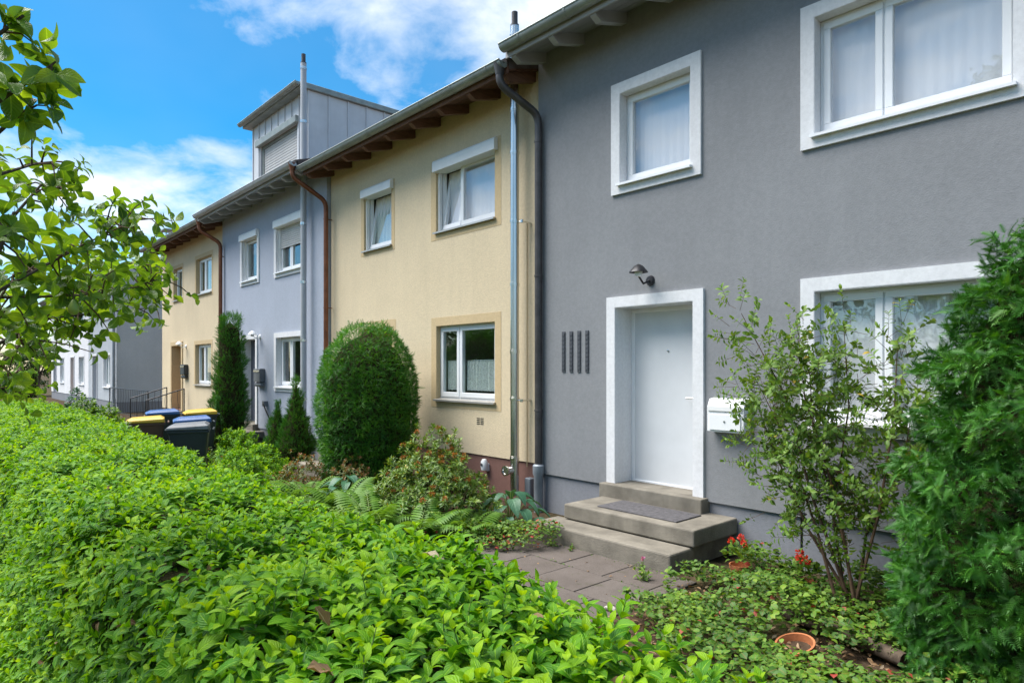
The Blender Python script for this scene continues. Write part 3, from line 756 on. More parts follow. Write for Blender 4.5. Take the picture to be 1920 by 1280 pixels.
def dormer():
    x0, x1, y0, y1, zb, zt = -17.6, -14.3, 6.6, 11.6, 5.85, 8.22
    b = MB(); hole = (-17.1, -14.85, 6.1, 7.62)
    wall_front(b, x0, x1, zb, zt, y0, [hole], .14)
    b.add([(x1, y0, zb), (x1, y1, zb), (x1, y1, zt), (x1, y0, zt)], [(0, 1, 2, 3)]); b.add([(x0, y0, zb), (x0, y1, zb), (x0, y1, zt), (x0, y0, zt)], [(3, 2, 1, 0)])
    b.add([(x0, y1, zb), (x1, y1, zb), (x1, y1, zt), (x0, y1, zt)], [(3, 2, 1, 0)])
    d = b.build('dormer', 'zinc_dormer', H3)
    sm = None
    for i in range(10):
        if sm is None: o = MB().box(0, .03, -.012, .012, zb, zt - .001).build('standing_seam', 'zinc_dormer', d); sm = o.data
        else: o = link('standing_seam', sm, None, d)
        o.location = (x1, y0 + .02 + i * .5, 0)
    for i in range(9):
        x = x0 + .02 + i * (x1 - x0 - .04) / 8
        inside = hole[0] - .02 < x < hole[1] + .02
        MB().box(x - .012, x + .012, y0 - .025, y0, (hole[3] + .14) if inside else zb, zt - .001).build('standing_seam', 'zinc_dormer', d)
    MB().ring(hole[0], hole[1], hole[2], hole[3], y0 + .05, y0 + .12, .09).build('window_frame', 'zinc', d)
    MB().box(hole[0] - .12, hole[1] + .12, y0 - .10, y0 - .002, hole[3] - .03, hole[3] + .13).build('shutter_box', 'zinc', d, False, .01, 2)
    sl = None; z = hole[3] - .09
    while z > hole[2] + .1:
        if sl is None:
            o = MB().add([(hole[0] + .09, 0, 0), (hole[1] - .09, 0, 0), (hole[1] - .09, -.012, -.015), (hole[0] + .09, -.012, -.015), (hole[0] + .09, -.012, -.05), (hole[1] - .09, -.012, -.05), (hole[1] - .09, 0, -.066), (hole[0] + .09, 0, -.066)],
                         [(0, 1, 2, 3), (3, 2, 5, 4), (4, 5, 6, 7)]).build('shutter_slat', 'shutter_grey', d); sl = o.data
        else: o = link('shutter_slat', sl, None, d)
        o.location = (0, y0 + .085, z); z -= .067
    MB().add([(x0 - .22, y0 - .2, zt), (x1 + .08, y0 - .2, zt), (x1 + .08, y1, zt + .02), (x0 - .22, y1, zt + .02), (x0 - .22, y0 - .2, zt + .13), (x1 + .08, y0 - .2, zt + .13), (x1 + .08, y1, zt + .15), (x0 - .22, y1, zt + .15)],
             [(0, 3, 2, 1), (4, 5, 6, 7), (0, 1, 5, 4), (1, 2, 6, 5), (2, 3, 7, 6), (3, 0, 4, 7)]).build('dormer_roof', 'zinc', d, False, .008, 1)
    gutter(d, x0 - .24, x1 + .09, y0 - .27, zt + .09, 'zinc', .06)
dormer()

# second cream house
yh2 = dict(sm=(-23.10, -22.15, 4.0, 5.02), up=(-20.78, -19.36, 4.0, 5.05), low=(-20.85, -19.40, 1.35, 2.53), door=(-23.25, -22.2, .5, 2.55))
H4 = house(-24.45, -18.25, 6.10, 'stucco_cream', 'plinth_brown', .50, 5.74, 5.46, 'eave_brown', 'rafter_brown', list(yh2.values()), 'farther cream row house with wooden door and brown downpipe', nraf=9)
window(H4, *yh2['sm'], 6.10, 'trim_ochre', .10, .004, None, curtain='full')
window(H4, *yh2['up'], 6.10, 'trim_ochre', .11, .004, .4, curtain='full')
window(H4, *yh2['low'], 6.10, 'trim_ochre', .11, .004, .4, curtain='full')
door(H4, *yh2['door'], 6.10, 'door_wood', 'trim_ochre')
steps(-18.35, 'concrete entrance steps with dark railing at the farther cream house', 6.1)
downpipe(H4, (-18.34, 5.46, 5.67), -18.12, 5.93, 5.15, .05, 'copper_brown', .05)

# the next row beyond the gap
def far_house(X0, wallm, label, doorm):
    hs = dict(sm=(X0 + 1.25, X0 + 2.2, 4.0, 5.02), up=(X0 + 3.5, X0 + 4.95, 4.0, 5.02), low=(X0 + 3.5, X0 + 4.95, 1.0, 2.4), door=(X0 + 1.1, X0 + 2.15, .4, 2.4))
    h = house(X0, X0 + 6.1, 6.10, wallm, 'plinth_grey', .4, 5.82, 5.46, 'eave_pale', 'rafter_pale', list(hs.values()), label, nraf=8)
    for k in ('sm', 'up', 'low'): window(h, *hs[k], 6.10, 'trim_white', .08, .01, .4 if k != 'sm' else None, curtain='full')
    door(h, *hs['door'], 6.10, doorm, 'trim_white', .08)
    return h
H5 = far_house(-37.55, 'stucco_slate', 'slate-grey house at the near end of the far row, plain side wall showing', 'door_dark')
downpipe(H5, (-31.52, 5.46, 5.72), -31.30, 5.98, 5.15, .02, 'pipe_grey', .06)
m = MB().box(-31.9, -31.2, 7.9, 8.5, 6.2, 7.55); m.build('chimney', 'zinc', H5)
m = MB().box(-31.95, -31.15, 7.85, 8.55, 7.85, 7.90)
for xx in (-31.85, -31.25):
    for yy in (7.95, 8.45): m.box(xx - .02, xx + .02, yy - .02, yy + .02, 7.55, 7.85)
m.build('chimney_cap', 'zinc', H5)
H6 = far_house(-43.66, 'stucco_white', 'white house next to the slate-grey one in the far row', 'door_wood')
H7 = far_house(-49.77, 'stucco_white', 'white house at the far end of the row, mostly behind the pear branches', 'door_dark')

# ------------------------------------------------------------------ foreground hedge
CA, SA = math.cos(ANG), math.sin(ANG)
CAMZ = 1.83
def view(Pn):
    d = -Pn[:, 0] * CA + Pn[:, 1] * SA; r = Pn[:, 0] * SA + Pn[:, 1] * CA
    dd = np.maximum(d, 0.05)
    return d, 0.5 + 0.639 * r / dd, 0.539 - 0.9584 * (Pn[:, 2] - CAMZ) / dd     # depth, x and y as fractions of the frame

def hedge_surface(X, s):
    """point and outward normal on the hedge at length X and fraction s round its section (camera side > top > house side)"""
    sm = np.clip((-X - 3) / 7, 0, 1); sm = sm * sm * (3 - 2 * sm)
    y0 = 0.47 + 0.03 * np.sin(X * 1.9); y1 = 1.52 + 0.28 * sm - 0.10 * np.clip((X + 2.2) / 1.6, 0, 1) + 0.04 * np.sin(X * 2.7 + 1); zt = 1.175 + 0.022 * np.sin(X * 3.1) + 0.016 * np.sin(X * 7.3 + 2)
    r = 0.17
    n = len(X); Pn = np.zeros((n, 3)); Nn = np.zeros((n, 3)); Pn[:, 0] = X
    a = s < 0.36; c = s > 0.80; b = ~a & ~c
    t = s[a] / 0.36
    Pn[a, 1] = y0[a] - 0.17 * (1 - t) ** 1.5 ; Pn[a, 2] = 0.05 + (zt[a] - r - 0.05) * t; Nn[a, 1] = -1; Nn[a, 2] = .1
    t = (s[b] - 0.36) / 0.44
    w = y1[b] - y0[b]
    q = np.where(t < .18, (t / .18) * math.pi / 2, np.where(t > .82, math.pi / 2 + (t - .82) / .18 * math.pi / 2, math.pi / 2))
    cy = np.where(t < .18, y0[b] + r, np.where(t > .82, y1[b] - r, y0[b] + r + (w - 2 * r) * (t - .18) / .64))
    Pn[b, 1] = cy - np.where((t < .18) | (t > .82), r * np.cos(q), 0); Pn[b, 2] = zt[b] - r + r * np.sin(q)
    Nn[b, 1] = -np.cos(q); Nn[b, 2] = np.sin(q)
    t = (s[c] - .80) / .20
    Pn[c, 1] = y1[c]; Pn[c, 2] = zt[c] - r - t * 0.6; Nn[c, 1] = 1; Nn[c, 2] = .2
    l = lump(Pn, 2.3, 1.0) * 0.022 + lump(Pn, 6.0, 4.0) * 0.016
    return Pn + Nn * l[:, None], unit(Nn)

def make_hedge():
    hd = empty('hedge', (-7, 1.0, 0), label='long clipped leafy hedge running beside the path in the foreground', category='hedge')
    # opaque core put in to block light, brown like dead twigs
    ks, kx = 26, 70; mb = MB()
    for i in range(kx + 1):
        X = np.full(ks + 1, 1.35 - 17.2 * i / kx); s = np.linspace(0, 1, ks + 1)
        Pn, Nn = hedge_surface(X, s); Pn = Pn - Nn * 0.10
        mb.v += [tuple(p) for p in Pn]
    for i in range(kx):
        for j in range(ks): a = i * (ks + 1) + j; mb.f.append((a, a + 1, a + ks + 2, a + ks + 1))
    mb.build('blocking_core', 'blocking_core', hd, True)
    def leaves_for(xa, xb, dens, size, smin=0.0):
        n = int((xa - xb) * 2.45 * dens)
        X = rng.uniform(xb, xa, n); s = rng.uniform(smin, 1, n)
        Pn, Nn = hedge_surface(X, s)
        dep = np.where(rng.random(n) < .6, rng.uniform(0.02, .06, n), rng.uniform(.06, .13, n))
        D = unit(Nn * 0.75 + np.array([0, 0, .75]) + rng.normal(0, .33, (n, 3)))
        O = Pn - Nn * dep[:, None]
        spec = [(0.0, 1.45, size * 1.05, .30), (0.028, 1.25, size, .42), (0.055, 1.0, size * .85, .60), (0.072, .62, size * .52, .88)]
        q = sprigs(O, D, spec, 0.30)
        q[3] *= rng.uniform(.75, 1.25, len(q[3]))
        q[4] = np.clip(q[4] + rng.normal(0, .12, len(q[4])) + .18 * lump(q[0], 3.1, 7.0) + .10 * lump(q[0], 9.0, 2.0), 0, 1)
        return q
    near = leaves_for(1.35, -2.6, 500, .058)
    # long shoots standing above the clipped top
    k = 90
    X = rng.uniform(-9, .2, k); Pn, Nn = hedge_surface(X, rng.uniform(.40, .82, k))
    D = unit(np.array([[0, 0, 1.0]]) + rng.normal(0, .22, (k, 3)) + Nn * .3)
    tall = sprigs(Pn - Nn * .03, D, [(0.0, 1.3, .052, .4), (.035, 1.2, .056, .5), (.07, 1.05, .052, .65), (.10, .8, .038, .85), (.115, .45, .022, 1.0)], .25)
    near = [np.concatenate([a, b]) for a, b in zip(near, tall)]
    st = MB()
    for p, d in zip(Pn - Nn * .03, D): st.tube([tuple(p - d * .08), tuple(p + d * .12)], [.0028, .0014], 5, False)
    st.build('shoot_stems', 'stem_green', hd, True, kind='stuff')
    mid = leaves_for(-2.6, -7.0, 420, .057)
    far = leaves_for(-7.0, -15.8, 260, .062, .12)
    O, A, Nn, L, r = near
    d, fx, fy = view(O + A * (L * .5)[:, None])
    ok = (d > .6) & (fx > .01) & (fx < .99) & (fy > .02) & (fy < 1.0)
    facing = np.abs(np.einsum('ij,ij->i', unit(Nn), unit(O - np.array([[0, 0, CAMZ]]))))
    score = np.where(ok, L / np.maximum(d, .3) * (0.35 + facing) * (r > .45), -1)
    top = np.argsort(-score)[:300]
    meshes = []
    for k in range(8):
        tm = leaf_t(0.50 + .02 * (k % 4), (0.1, 0.24, 0.4, 0.56, 0.72, 0.88), .18 + .05 * (k % 3), .22 + .06 * (k % 4), 1.0, 0.0, .004)
        e = np.eye(3)
        me = inst_mesh('leaf', tm, np.zeros((1, 3)), e[0:1], e[1:2], e[2:3], [1.0], [.35 + .08 * k]); me.materials.append(MATS['leaf_hedge']); meshes.append(me)
    X3, Y3, Z3 = frame_of(A, Nn)
    order = np.argsort(r[top])
    for i, t in enumerate(top[order]):
        o = bpy.data.objects.new('leaf', meshes[min(7, i * 8 // 300)]); COL.objects.link(o); o.parent = hd; o.matrix_parent_inverse = Matrix.Translation(-WORLD[hd.name])
        M = np.eye(4); M[:3, 0] = X3[t] * L[t]; M[:3, 1] = Y3[t] * L[t]; M[:3, 2] = Z3[t] * L[t]; M[:3, 3] = O[t]
        o.matrix_basis = Matrix(M.tolist())
    keep = np.ones(len(O), bool); keep[top] = False
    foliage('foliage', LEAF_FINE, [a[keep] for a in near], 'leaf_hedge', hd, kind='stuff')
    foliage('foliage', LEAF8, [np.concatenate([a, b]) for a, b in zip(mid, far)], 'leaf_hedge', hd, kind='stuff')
    k = 260; X = rng.uniform(-9, .9, k); Pn, Nn = hedge_surface(X, rng.uniform(.02, .85, k))
    foliage('withered_leaves', LEAF8, [Pn - Nn * rng.uniform(0, .05, k)[:, None], unit(rng.normal(0, 1, (k, 3))), Nn + rng.normal(0, .6, (k, 3)), rng.uniform(.03, .05, k), rng.random(k)], 'leaf_dry', hd, kind='stuff')
    # a few withered leaves caught in the top
    tm = leaf_t(.6, (.2, .45, .7, .9), .5, -.25, 1, 0, .06)
    for (x, s, L, tone) in ((-1.75, .66, .075, .95), (-1.02, .47, .07, .55), (-1.45, .48, .06, .35), (-1.22, .44, .07, .4), (-3.9, .62, .06, .1)):
        Pn, Nn = hedge_surface(np.array([x]), np.array([s]))
        e = frame_of(unit(rng.normal(0, 1, (1, 3)) + [[0, 0, .4]]), Nn + rng.normal(0, .4, (1, 3)))
        link('withered_leaf', inst_mesh('withered_leaf', tm, Pn + Nn * .03, *e, [L], [tone]), 'leaf_dry', hd)
make_hedge()

# ------------------------------------------------------------------ clipped yew, conifers, big yew
def needle_shrub(root, c, prof, h, n, size, mat, tmpl, upw=0.5, core=.88, seed=0.0, lumpy=.05, z0=0.0, jit=.35, lscale=3.0, ell=1.0, out=.8):
    """needled body of revolution: prof(t) radius at height fraction t"""
    T = np.linspace(0, 1, 200); rr = np.array([prof(t) for t in T]); w = rr + .04
    t = np.interp(rng.random(n) * w.sum(), np.cumsum(w), T); q = rng.uniform(0, 2 * math.pi, n)
    rad = np.interp(t, T, rr); dr = np.gradient(rr, T) / h
    slope = np.interp(t, T, dr)
    Nn = unit(np.stack([np.cos(q), np.sin(q) * ell, -np.clip(slope, -4, 1.2)], 1))
    Pn = np.stack([c[0] + rad * np.cos(q), c[1] + rad * np.sin(q) * ell, z0 + h * t], 1)
    Pn += Nn * (lump(Pn, lscale, seed) * lumpy + lump(Pn, lscale * 2.6, seed + 3) * lumpy * .4)[:, None]
    A = unit(Nn * out + np.array([0, 0, upw]) + rng.normal(0, jit, (n, 3)))
    Nz = unit(np.array([0, 0, .6]) + Nn * (1.2 - out) + rng.normal(0, .45, (n, 3)))
    O = Pn - Nn * rng.uniform(0.3, 1.3, n)[:, None] * size * .8
    L = size * rng.uniform(.7, 1.25, n); r = np.clip(.45 + .25 * lump(Pn, 5, seed + 8) + rng.normal(0, .2, n), 0, 1)
    foliage('foliage', tmpl, [O, A, Nz, L, r], mat, root, kind='stuff')
    solid('blocking_core', 'blocking_core', root, c, core, h * .93, seed=seed, amp=.02, z0=z0, taper=lambda t: prof(min(1, t / .985)) * ell)  # opaque dark core added behind the needles to block light

def dome(t):   # clipped dome
    return .75 * (min(1, .86 + .35 * t) if t < .45 else max(0, 1 - ((t - .45) / .55) ** 2.5) ** .5 * 1.0175)
ty = empty('clipped_yew', (-8.9, 5.08, 0), label='tall dome-shaped clipped yew in front of the cream house', category='bush', )
needle_shrub(ty, (-8.9, 5.08), dome, 2.55, 30000, .066, 'leaf_yew', SPRAY, .2, .86, 1.0, .04, lscale=6.0, jit=.45, out=.42)
needle_shrub(ty, (-8.9, 5.08), lambda t: dome(t) * 1.035, 2.60, 420, .10, 'leaf_yew', SPRAY, .9, .5, 1.0, .042, lscale=6.0, jit=.5)
MB().tube([(-8.9, 5.08, -.03), (-8.88, 5.08, .7)], [.07, .05], 10).build('trunk', 'bark', ty, True)

def column(t): return (.40 * (min(1, .55 + 1.8 * t) if t < .25 else 1) * (1 - .42 * max(0, t - .3) / .7) if t < .93 else .40 * .62 * max(0, 1 - ((t - .93) / .07) ** 2) ** .5)
tc_ = empty('columnar_conifer', (-15.4, 5.25, 0), label='narrow columnar evergreen beside the door of the pale blue house', category='tree')
needle_shrub(tc_, (-15.4, 5.25), column, 3.1, 5200, .11, 'leaf_conifer', SPRAY, 1.0, .80, 2.0, .10, lscale=4.5)
MB().tube([(-15.4, 5.25, -.05), (-15.4, 5.25, 1.2)], [.05, .03], 8).build('trunk', 'bark', tc_, True)
def cone(t): return (.62 + 1.0 * t if t < .22 else .84 * (1 - t) / .78 + .03) * (1 if t < .98 else 0.3)
for (x, y, h, r, n, lab) in ((-11.75, 5.2, 1.66, .44, 3200, 'taller cone-shaped dwarf conifer left of the clipped yew'),
                             (-12.35, 5.1, 1.22, .34, 2000, 'shorter cone-shaped dwarf conifer against the blue house wall'),
                             (-15.0, 4.85, 1.2, .15, 1000, 'thin small conifer beside the wheelie bins')):
    o = empty('dwarf_conifer', (x, y, 0), label=lab, category='bush', group='dwarf conifers')
    needle_shrub(o, (x, y), lambda t: cone(t) * r, h, n, .09, 'leaf_conifer', SPRAY, .9, .8, x, .06, lscale=5)
    MB().tube([(x, y, -.04), (x, y, .5)], [.03, .02], 8).build('trunk', 'bark', o, True)
def bigy(t): return .70 * (.92 + .1 * math.sin(9 * t)) * (1 if t < .45 else max(0.0, 1 - ((t - .45) / .55) ** 1.5) * .98 + .02)
yb_ = empty('yew_tree', (-.76, 4.82, 0), label='large untrimmed yew hiding the ground floor window of the dark grey house', category='tree')
needle_shrub(yb_, (-.76, 4.82), bigy, 2.8, 24000, .085, 'leaf_yew_wild', SPRAY_BIG, -.05, .78, 5.0, .17, jit=.5, lscale=6.5, out=.5)
MB().tube([(-.76, 4.82, -.05), (-.75, 4.82, 1.3)], [.10, .06], 10).build('trunk', 'bark', yb_, True)

# ------------------------------------------------------------------ shrubs and perennials of the front garden
def leafy_shrub(name, c, rx, ry, z0, z1, n, spec, mat, tmpl, label, cat='shrub', per=2, nbr=14, seed=0.0, grp=None, step=math.pi / 2, hollow=.55, jit=.3):
    o = empty(name, (c[0], c[1], 0), label=label, category=cat)
    if grp: o['group'] = grp
    u = unit(rng.normal(0, 1, (n, 3))); u[:, 2] = np.abs(u[:, 2]) * 1.0 - .12
    k = rng.uniform(hollow, 1.0, n) ** .6
    k *= 1 + .22 * lump(u, 3.0, seed)
    Pn = np.stack([c[0] + rx * u[:, 0] * k, c[1] + ry * u[:, 1] * k, z0 + (z1 - z0) * np.clip(u[:, 2] * k, -.05, 1.2)], 1)
    D = unit(u + np.array([0, 0, .6]) + rng.normal(0, .3, (n, 3)))
    foliage('foliage', tmpl, sprigs(Pn, D, spec, jit, step, per), mat, o, kind='stuff')
    idx = rng.choice(n, min(nbr, n), replace=False)
    for i in idx:
        p = Pn[i]; b = np.array([c[0], c[1], -.03]) + rng.normal(0, .04, 3) * [1, 1, 0]
        m1 = b * .5 + p * .5 + np.array([0, 0, -.08]) + rng.normal(0, .05, 3)
        MB().tube([tuple(b), tuple(m1), tuple(p)], [.013, .009, .004], 6, False).build('branch', 'twig', o, True)
    return o, Pn, D
rh, rp, rd = leafy_shrub('rhododendron', (-6.5, 4.62), 1.0, .64, .10, 1.10, 950, [(.0, 1.15, .072, .45), (.02, .75, .06, .62)], 'leaf_rhodo', LEAF_LONG,
                         'sparse rhododendron with faded orange flower heads below the ground floor window', per=6, nbr=34, seed=2.0, step=.5, hollow=.35)
rp2 = rp[(rp[:, 2] > .3)]; i2 = rng.choice(len(rp2), 52, replace=False)
tm = leaf_t(.5, (.35, .7), .3, .2)
hm = []
for v in range(4):
    n = 26; A = unit(rng.normal(0, 1, (n, 3)) + [0, 0, .5]); X3, Y3, Z3 = frame_of(A, rng.normal(0, 1, (n, 3)))
    me = inst_mesh('faded_flower', tm, A * .008, X3, Y3, Z3, rng.uniform(.022, .042, n), rng.random(n)); me.materials.append(MATS['leaf_spent']); hm.append(me)
for k, i in enumerate(i2):
    o = link('faded_flower', hm[k % 4], None, rh); o.location = tuple(rp2[i] + np.array([0, 0, .045])); o.rotation_euler = (0, 0, k * 1.3)
for (x, y, z, rx, ry, n, lab) in ((-9.15, 4.15, .62, .42, .34, 150, 'low shrub with reddish young shoots nearest the blue house garden'),
                                  (-8.45, 4.55, .60, .38, .30, 150, 'low shrub with reddish young shoots at the foot of the clipped yew')):
    leafy_shrub('pieris_shrub', (x, y), rx, ry, .1, z, n, [(0, 1.2, .06, .35), (.02, .8, .055, .6), (.035, .5, .04, .85)], 'leaf_pieris', LEAF_LONG, lab, per=5, nbr=10, seed=x, grp='low reddish shrubs', step=.6)
for (x, y, z, rx, ry, n, lab) in ((-9.75, 3.45, .78, .55, .4, 260, 'low bright green bush behind the hedge, nearest to it'),
                                  (-13.9, 4.9, .62, .6, .4, 240, 'low bright green bush at the foot of the columnar evergreen'),
                                  (-10.7, 4.15, .62, .6, .45, 240, 'low bright green bush in front of the dwarf conifers')):
    leafy_shrub('low_bush', (x, y), rx, ry, .05, z, n, [(0, 1.3, .07, .4), (.03, 1.0, .06, .6), (.05, .6, .045, .8)], 'leaf_hedge', LEAF8, lab, per=3, nbr=8, seed=x, grp='low green bushes')
for (x, y, z, rx, ry, n, lab) in ((-11.4, 2.25, 1.10, .55, .35, 260, 'dark leafy shrub behind the hedge, first of a row'),
                                  (-13.1, 2.35, 1.22, .7, .40, 320, 'dark leafy shrub behind the hedge, middle of a row'),
                                  (-15.2, 2.4, 1.30, .8, .45, 340, 'dark leafy shrub behind the hedge, last of a row')):
    leafy_shrub('dark_shrub', (x, y), rx, ry, .2, z, n, [(0, 1.3, .085, .1), (.04, 1.0, .08, .25), (.06, .6, .06, .4)], 'leaf_pear', LEAF8, lab, per=3, nbr=10, seed=x, grp='dark shrubs behind the hedge')
leafy_shrub('round_bush', (-20.2, 3.1), .75, .6, .1, 1.25, 420, [(0, 1.2, .09, .3), (.04, .8, .08, .5)], 'leaf_hosta', LEAF8, 'round grey-green bush in front of the far houses', per=4, nbr=8, seed=9)

def frond_mesh(v):
    n = 19; O = []; A = []; Nn = []; L = []
    for i in range(n):
        t = .10 + .9 * i / n
        y = t * .86; z = .52 * t - .62 * t * t + .02 * math.sin(9 * t + v); w = .26 * math.sin(math.pi * min(1, t * 1.02) ** .75) + .015
        for sx in (-1, 1):
            O.append((0, y, z)); A.append((sx, .42, -.12)); Nn.append((sx * .15, .2, 1)); L.append(w)
    O, A, Nn, L = map(np.array, (O, A, Nn, L))
    X3, Y3, Z3 = frame_of(unit(A), Nn)
    tm = leaf_t(.19, (.25, .5, .75), .2, .25)
    me = inst_mesh('frond', tm, O, X3, Y3, Z3, L, np.clip(.5 + rng.normal(0, .2, len(O)), 0, 1)); me.materials.append(MATS['leaf_fern']); return me
fronds = [frond_mesh(v) for v in range(3)]
rach = MB().tube([(0, .86 * t, .52 * t - .62 * t * t) for t in [i / 10 for i in range(11)]], [.006 * (1 - .08 * i) for i in range(11)], 5, False)
rme = bpy.data.meshes.new('frond_stalk'); rme.from_pydata(rach.v, [], rach.f); rme.materials.append(MATS['stem_green'])
for k, (x, y, s, lab) in enumerate(((-5.85, 3.95, .80, 'large green fern beside the paving, nearest the hedge'), (-6.5, 3.75, .85, 'green fern between rhododendron and hedge'),
                                    (-7.55, 3.95, .82, 'pale green fern left of the rhododendron'), (-5.55, 4.35, .62, 'smaller green fern in front of the flue pipe'), (-8.3, 3.85, .75, 'green fern beside the reddish low shrubs'))):
    f = empty('fern', (x, y, 0), local=True, label=lab, category='fern', group='ferns in the front garden')
    for j in range(10):
        o = link('frond', fronds[j % 3], None, f); o.rotation_euler = (R(random.uniform(12, 42)), 0, j * .63 + k + random.uniform(-.2, .2)); q = s * random.uniform(.8, 1.15); o.scale = (q, q, q)
        c = link('frond_stalk', rme, None, o)
hl = []
for v in range(3):
    tm = leaf_t(.62, (.08, .2, .35, .5, .65, .8, .92), .35, .42 + .1 * v, .85, .0, .006); e = np.eye(3)
    me = inst_mesh('hosta_leaf', tm, np.zeros((1, 3)), e[0:1], e[1:2], e[2:3], [1.], [.25 + .25 * v]); me.materials.append(MATS['leaf_hosta']); hl.append(me)
for k, (x, y, s, n, lab) in enumerate(((-5.72, 5.15, .23, 22, 'blue-green hosta with broad leaves at the foot of the flue pipe'), (-8.0, 4.25, .22, 18, 'blue-green hosta between the ferns and the clipped yew'))):
    f = empty('hosta', (x, y, 0), local=True, label=lab, category='plant', group='hostas')
    for j in range(n):
        a = j * 2.4; rr = .05 + .014 * j; t = link('leaf', hl[j % 3], None, f)
        hh = .38 - .013 * j
        t.location = (rr * math.cos(a), rr * math.sin(a), hh); q = s * random.uniform(.8, 1.1); t.scale = (q, q, q); t.rotation_euler = (R(random.uniform(-12, 22)), R(random.uniform(-10, 10)), a - math.pi / 2)
        MB().tube([(0, 0, 0), (rr * .5 * math.cos(a), rr * .5 * math.sin(a), hh * .6), (rr * math.cos(a), rr * math.sin(a), hh)], .005, 5, False).build('leaf_stalk', 'stem_green', f, True)

def patch(name, x0, x1, y0, y1, n, size, mat, tmpl, zmax, label, mask=None, tone=.45, cat='ground cover', spread=.22, hi=None):
    X = rng.uniform(x0, x1, n); Y = rng.uniform(y0, y1, n)
    if mask is not None: k = mask(X, Y); X, Y = X[k], Y[k]
    n = len(X); p = np.stack([X, Y, 0 * X], 1)
    Z = zmax * (.15 + .85 * (lump(p, 2.6, 3) * .5 + .5)) * rng.uniform(.1, 1, n) ** .6
    q = rng.uniform(0, 6.28, n)
    A = np.stack([np.cos(q), np.sin(q), rng.normal(.1, .35, n)], 1); Nn = np.array([[0, 0, 1.0]]) + rng.normal(0, .35, (n, 3))
    r = np.clip(tone + .2 * lump(p, 4, 1) + rng.normal(0, spread, n), 0, .9)
    if hi is not None: r = np.where(rng.random(n) < hi(X, Y), rng.uniform(.94, 1, n), r)
    return foliage(name, tmpl, [np.stack([X, Y, Z], 1), A, Nn, size * rng.uniform(.6, 1.25, n), r], mat, None, kind='stuff', label=label, category=cat)
patch('cranesbill', -6.2, -4.55, 3.5, 5.0, 5200, .042, 'leaf_ground', LEAF_ROUND, .30, 'low cranesbill with red leaves at the left edge of the paving', hi=lambda x, y: np.where(x > -5.1, .2, .05) * (lump(np.stack([x, y, 0 * x], 1), 7, 2) > 0),
      mask=lambda x, y: (x < -5.0 + .4 * np.sin(y * 3) - np.where(y < 4.2, (4.2 - y) * .7, 0)) | ((y > 4.75) & (x < -5.1)))
patch('ivy', -3.15, .6, 1.7, 5.9, 34000, .046, 'leaf_ground', LEAF_ROUND, .36, 'ivy and low weeds covering the bed right of the paving', hi=lambda x, y: .012 + 0 * x,
      mask=lambda x, y: (lump(np.stack([x, y, 0 * x], 1), 2.2, 5) > -.7) & (x > -3.05 + .18 * np.sin(y * 5)) & ((x + 1.9) ** 2 + (y - 4.2) ** 2 > .035))
patch('bed_plants', -16, -5.6, 1.9, 4.3, 13000, .055, 'leaf_ground', LEAF8, .42, 'mixed green low plants covering the garden bed behind the hedge', hi=lambda x, y: .02 + 0 * x, tone=.55)
patch('leaf_litter', -3.1, .4, 1.8, 5.4, 3800, .045, 'leaf_dry', LEAF8, .03, 'dry brown leaf litter on the soil right of the paving', cat='leaf litter', tone=.4)
patch('path_litter', -5.5, -.5, -.6, .45, 1600, .05, 'leaf_dry', LEAF8, .02, 'dry brown leaf litter on the path along the hedge', cat='leaf litter', tone=.35)
patch('joint_moss', -5.2, -3.1, 2.2, 4.93, 5200, .016, 'leaf_ground', LEAF_ROUND, .012, 'moss and tiny weeds growing in the paving joints', cat='moss', tone=.35,
      mask=lambda x, y: (np.abs(((4.93 - y) % .48) - .24) > .228 - .012 * lump(np.stack([x, y, 0 * x], 1), 5, 3)) & (lump(np.stack([x, y, 0 * x], 1), 3.3, 6) > -.15) | (y > 4.86) | (x < -5.05 + .1 * np.sin(9 * y)))
patch('paving_litter', -5.2, -3.1, 3.2, 4.95, 90, .03, 'leaf_dry', LEAF8, .012, 'few dry leaves scattered on the paving', cat='leaf litter', tone=.5)
def blades():
    v = np.array([(-.05, 0, 0), (.05, 0, 0), (.03, .15, .6), (-.03, .15, .6), (0, .45, 1.0)]); f = [(0, 1, 2, 3), (3, 2, 4)]; uv = np.array([(0, 0), (0, 0), (0, .6), (0, .6), (0, 1)], float)
    n = 16000; X = rng.uniform(-31, -13, n); Y = rng.uniform(2.0, 5.0, n); q = rng.uniform(0, 6.28, n)
    x3 = np.stack([np.cos(q), np.sin(q), 0 * q], 1); y3 = np.stack([-np.sin(q), np.cos(q), 0 * q], 1); z3 = np.tile([[0, 0, 1.0]], (n, 1))
    link('grass', inst_mesh('grass', (v, f, uv), np.stack([X, Y, 0 * X - .01], 1), x3, y3, z3, rng.uniform(.08, .2, n), rng.random(n)), 'grass_blade', None, kind='stuff', label='grass of the front lawns beyond the hedge', category='grass')
blades()

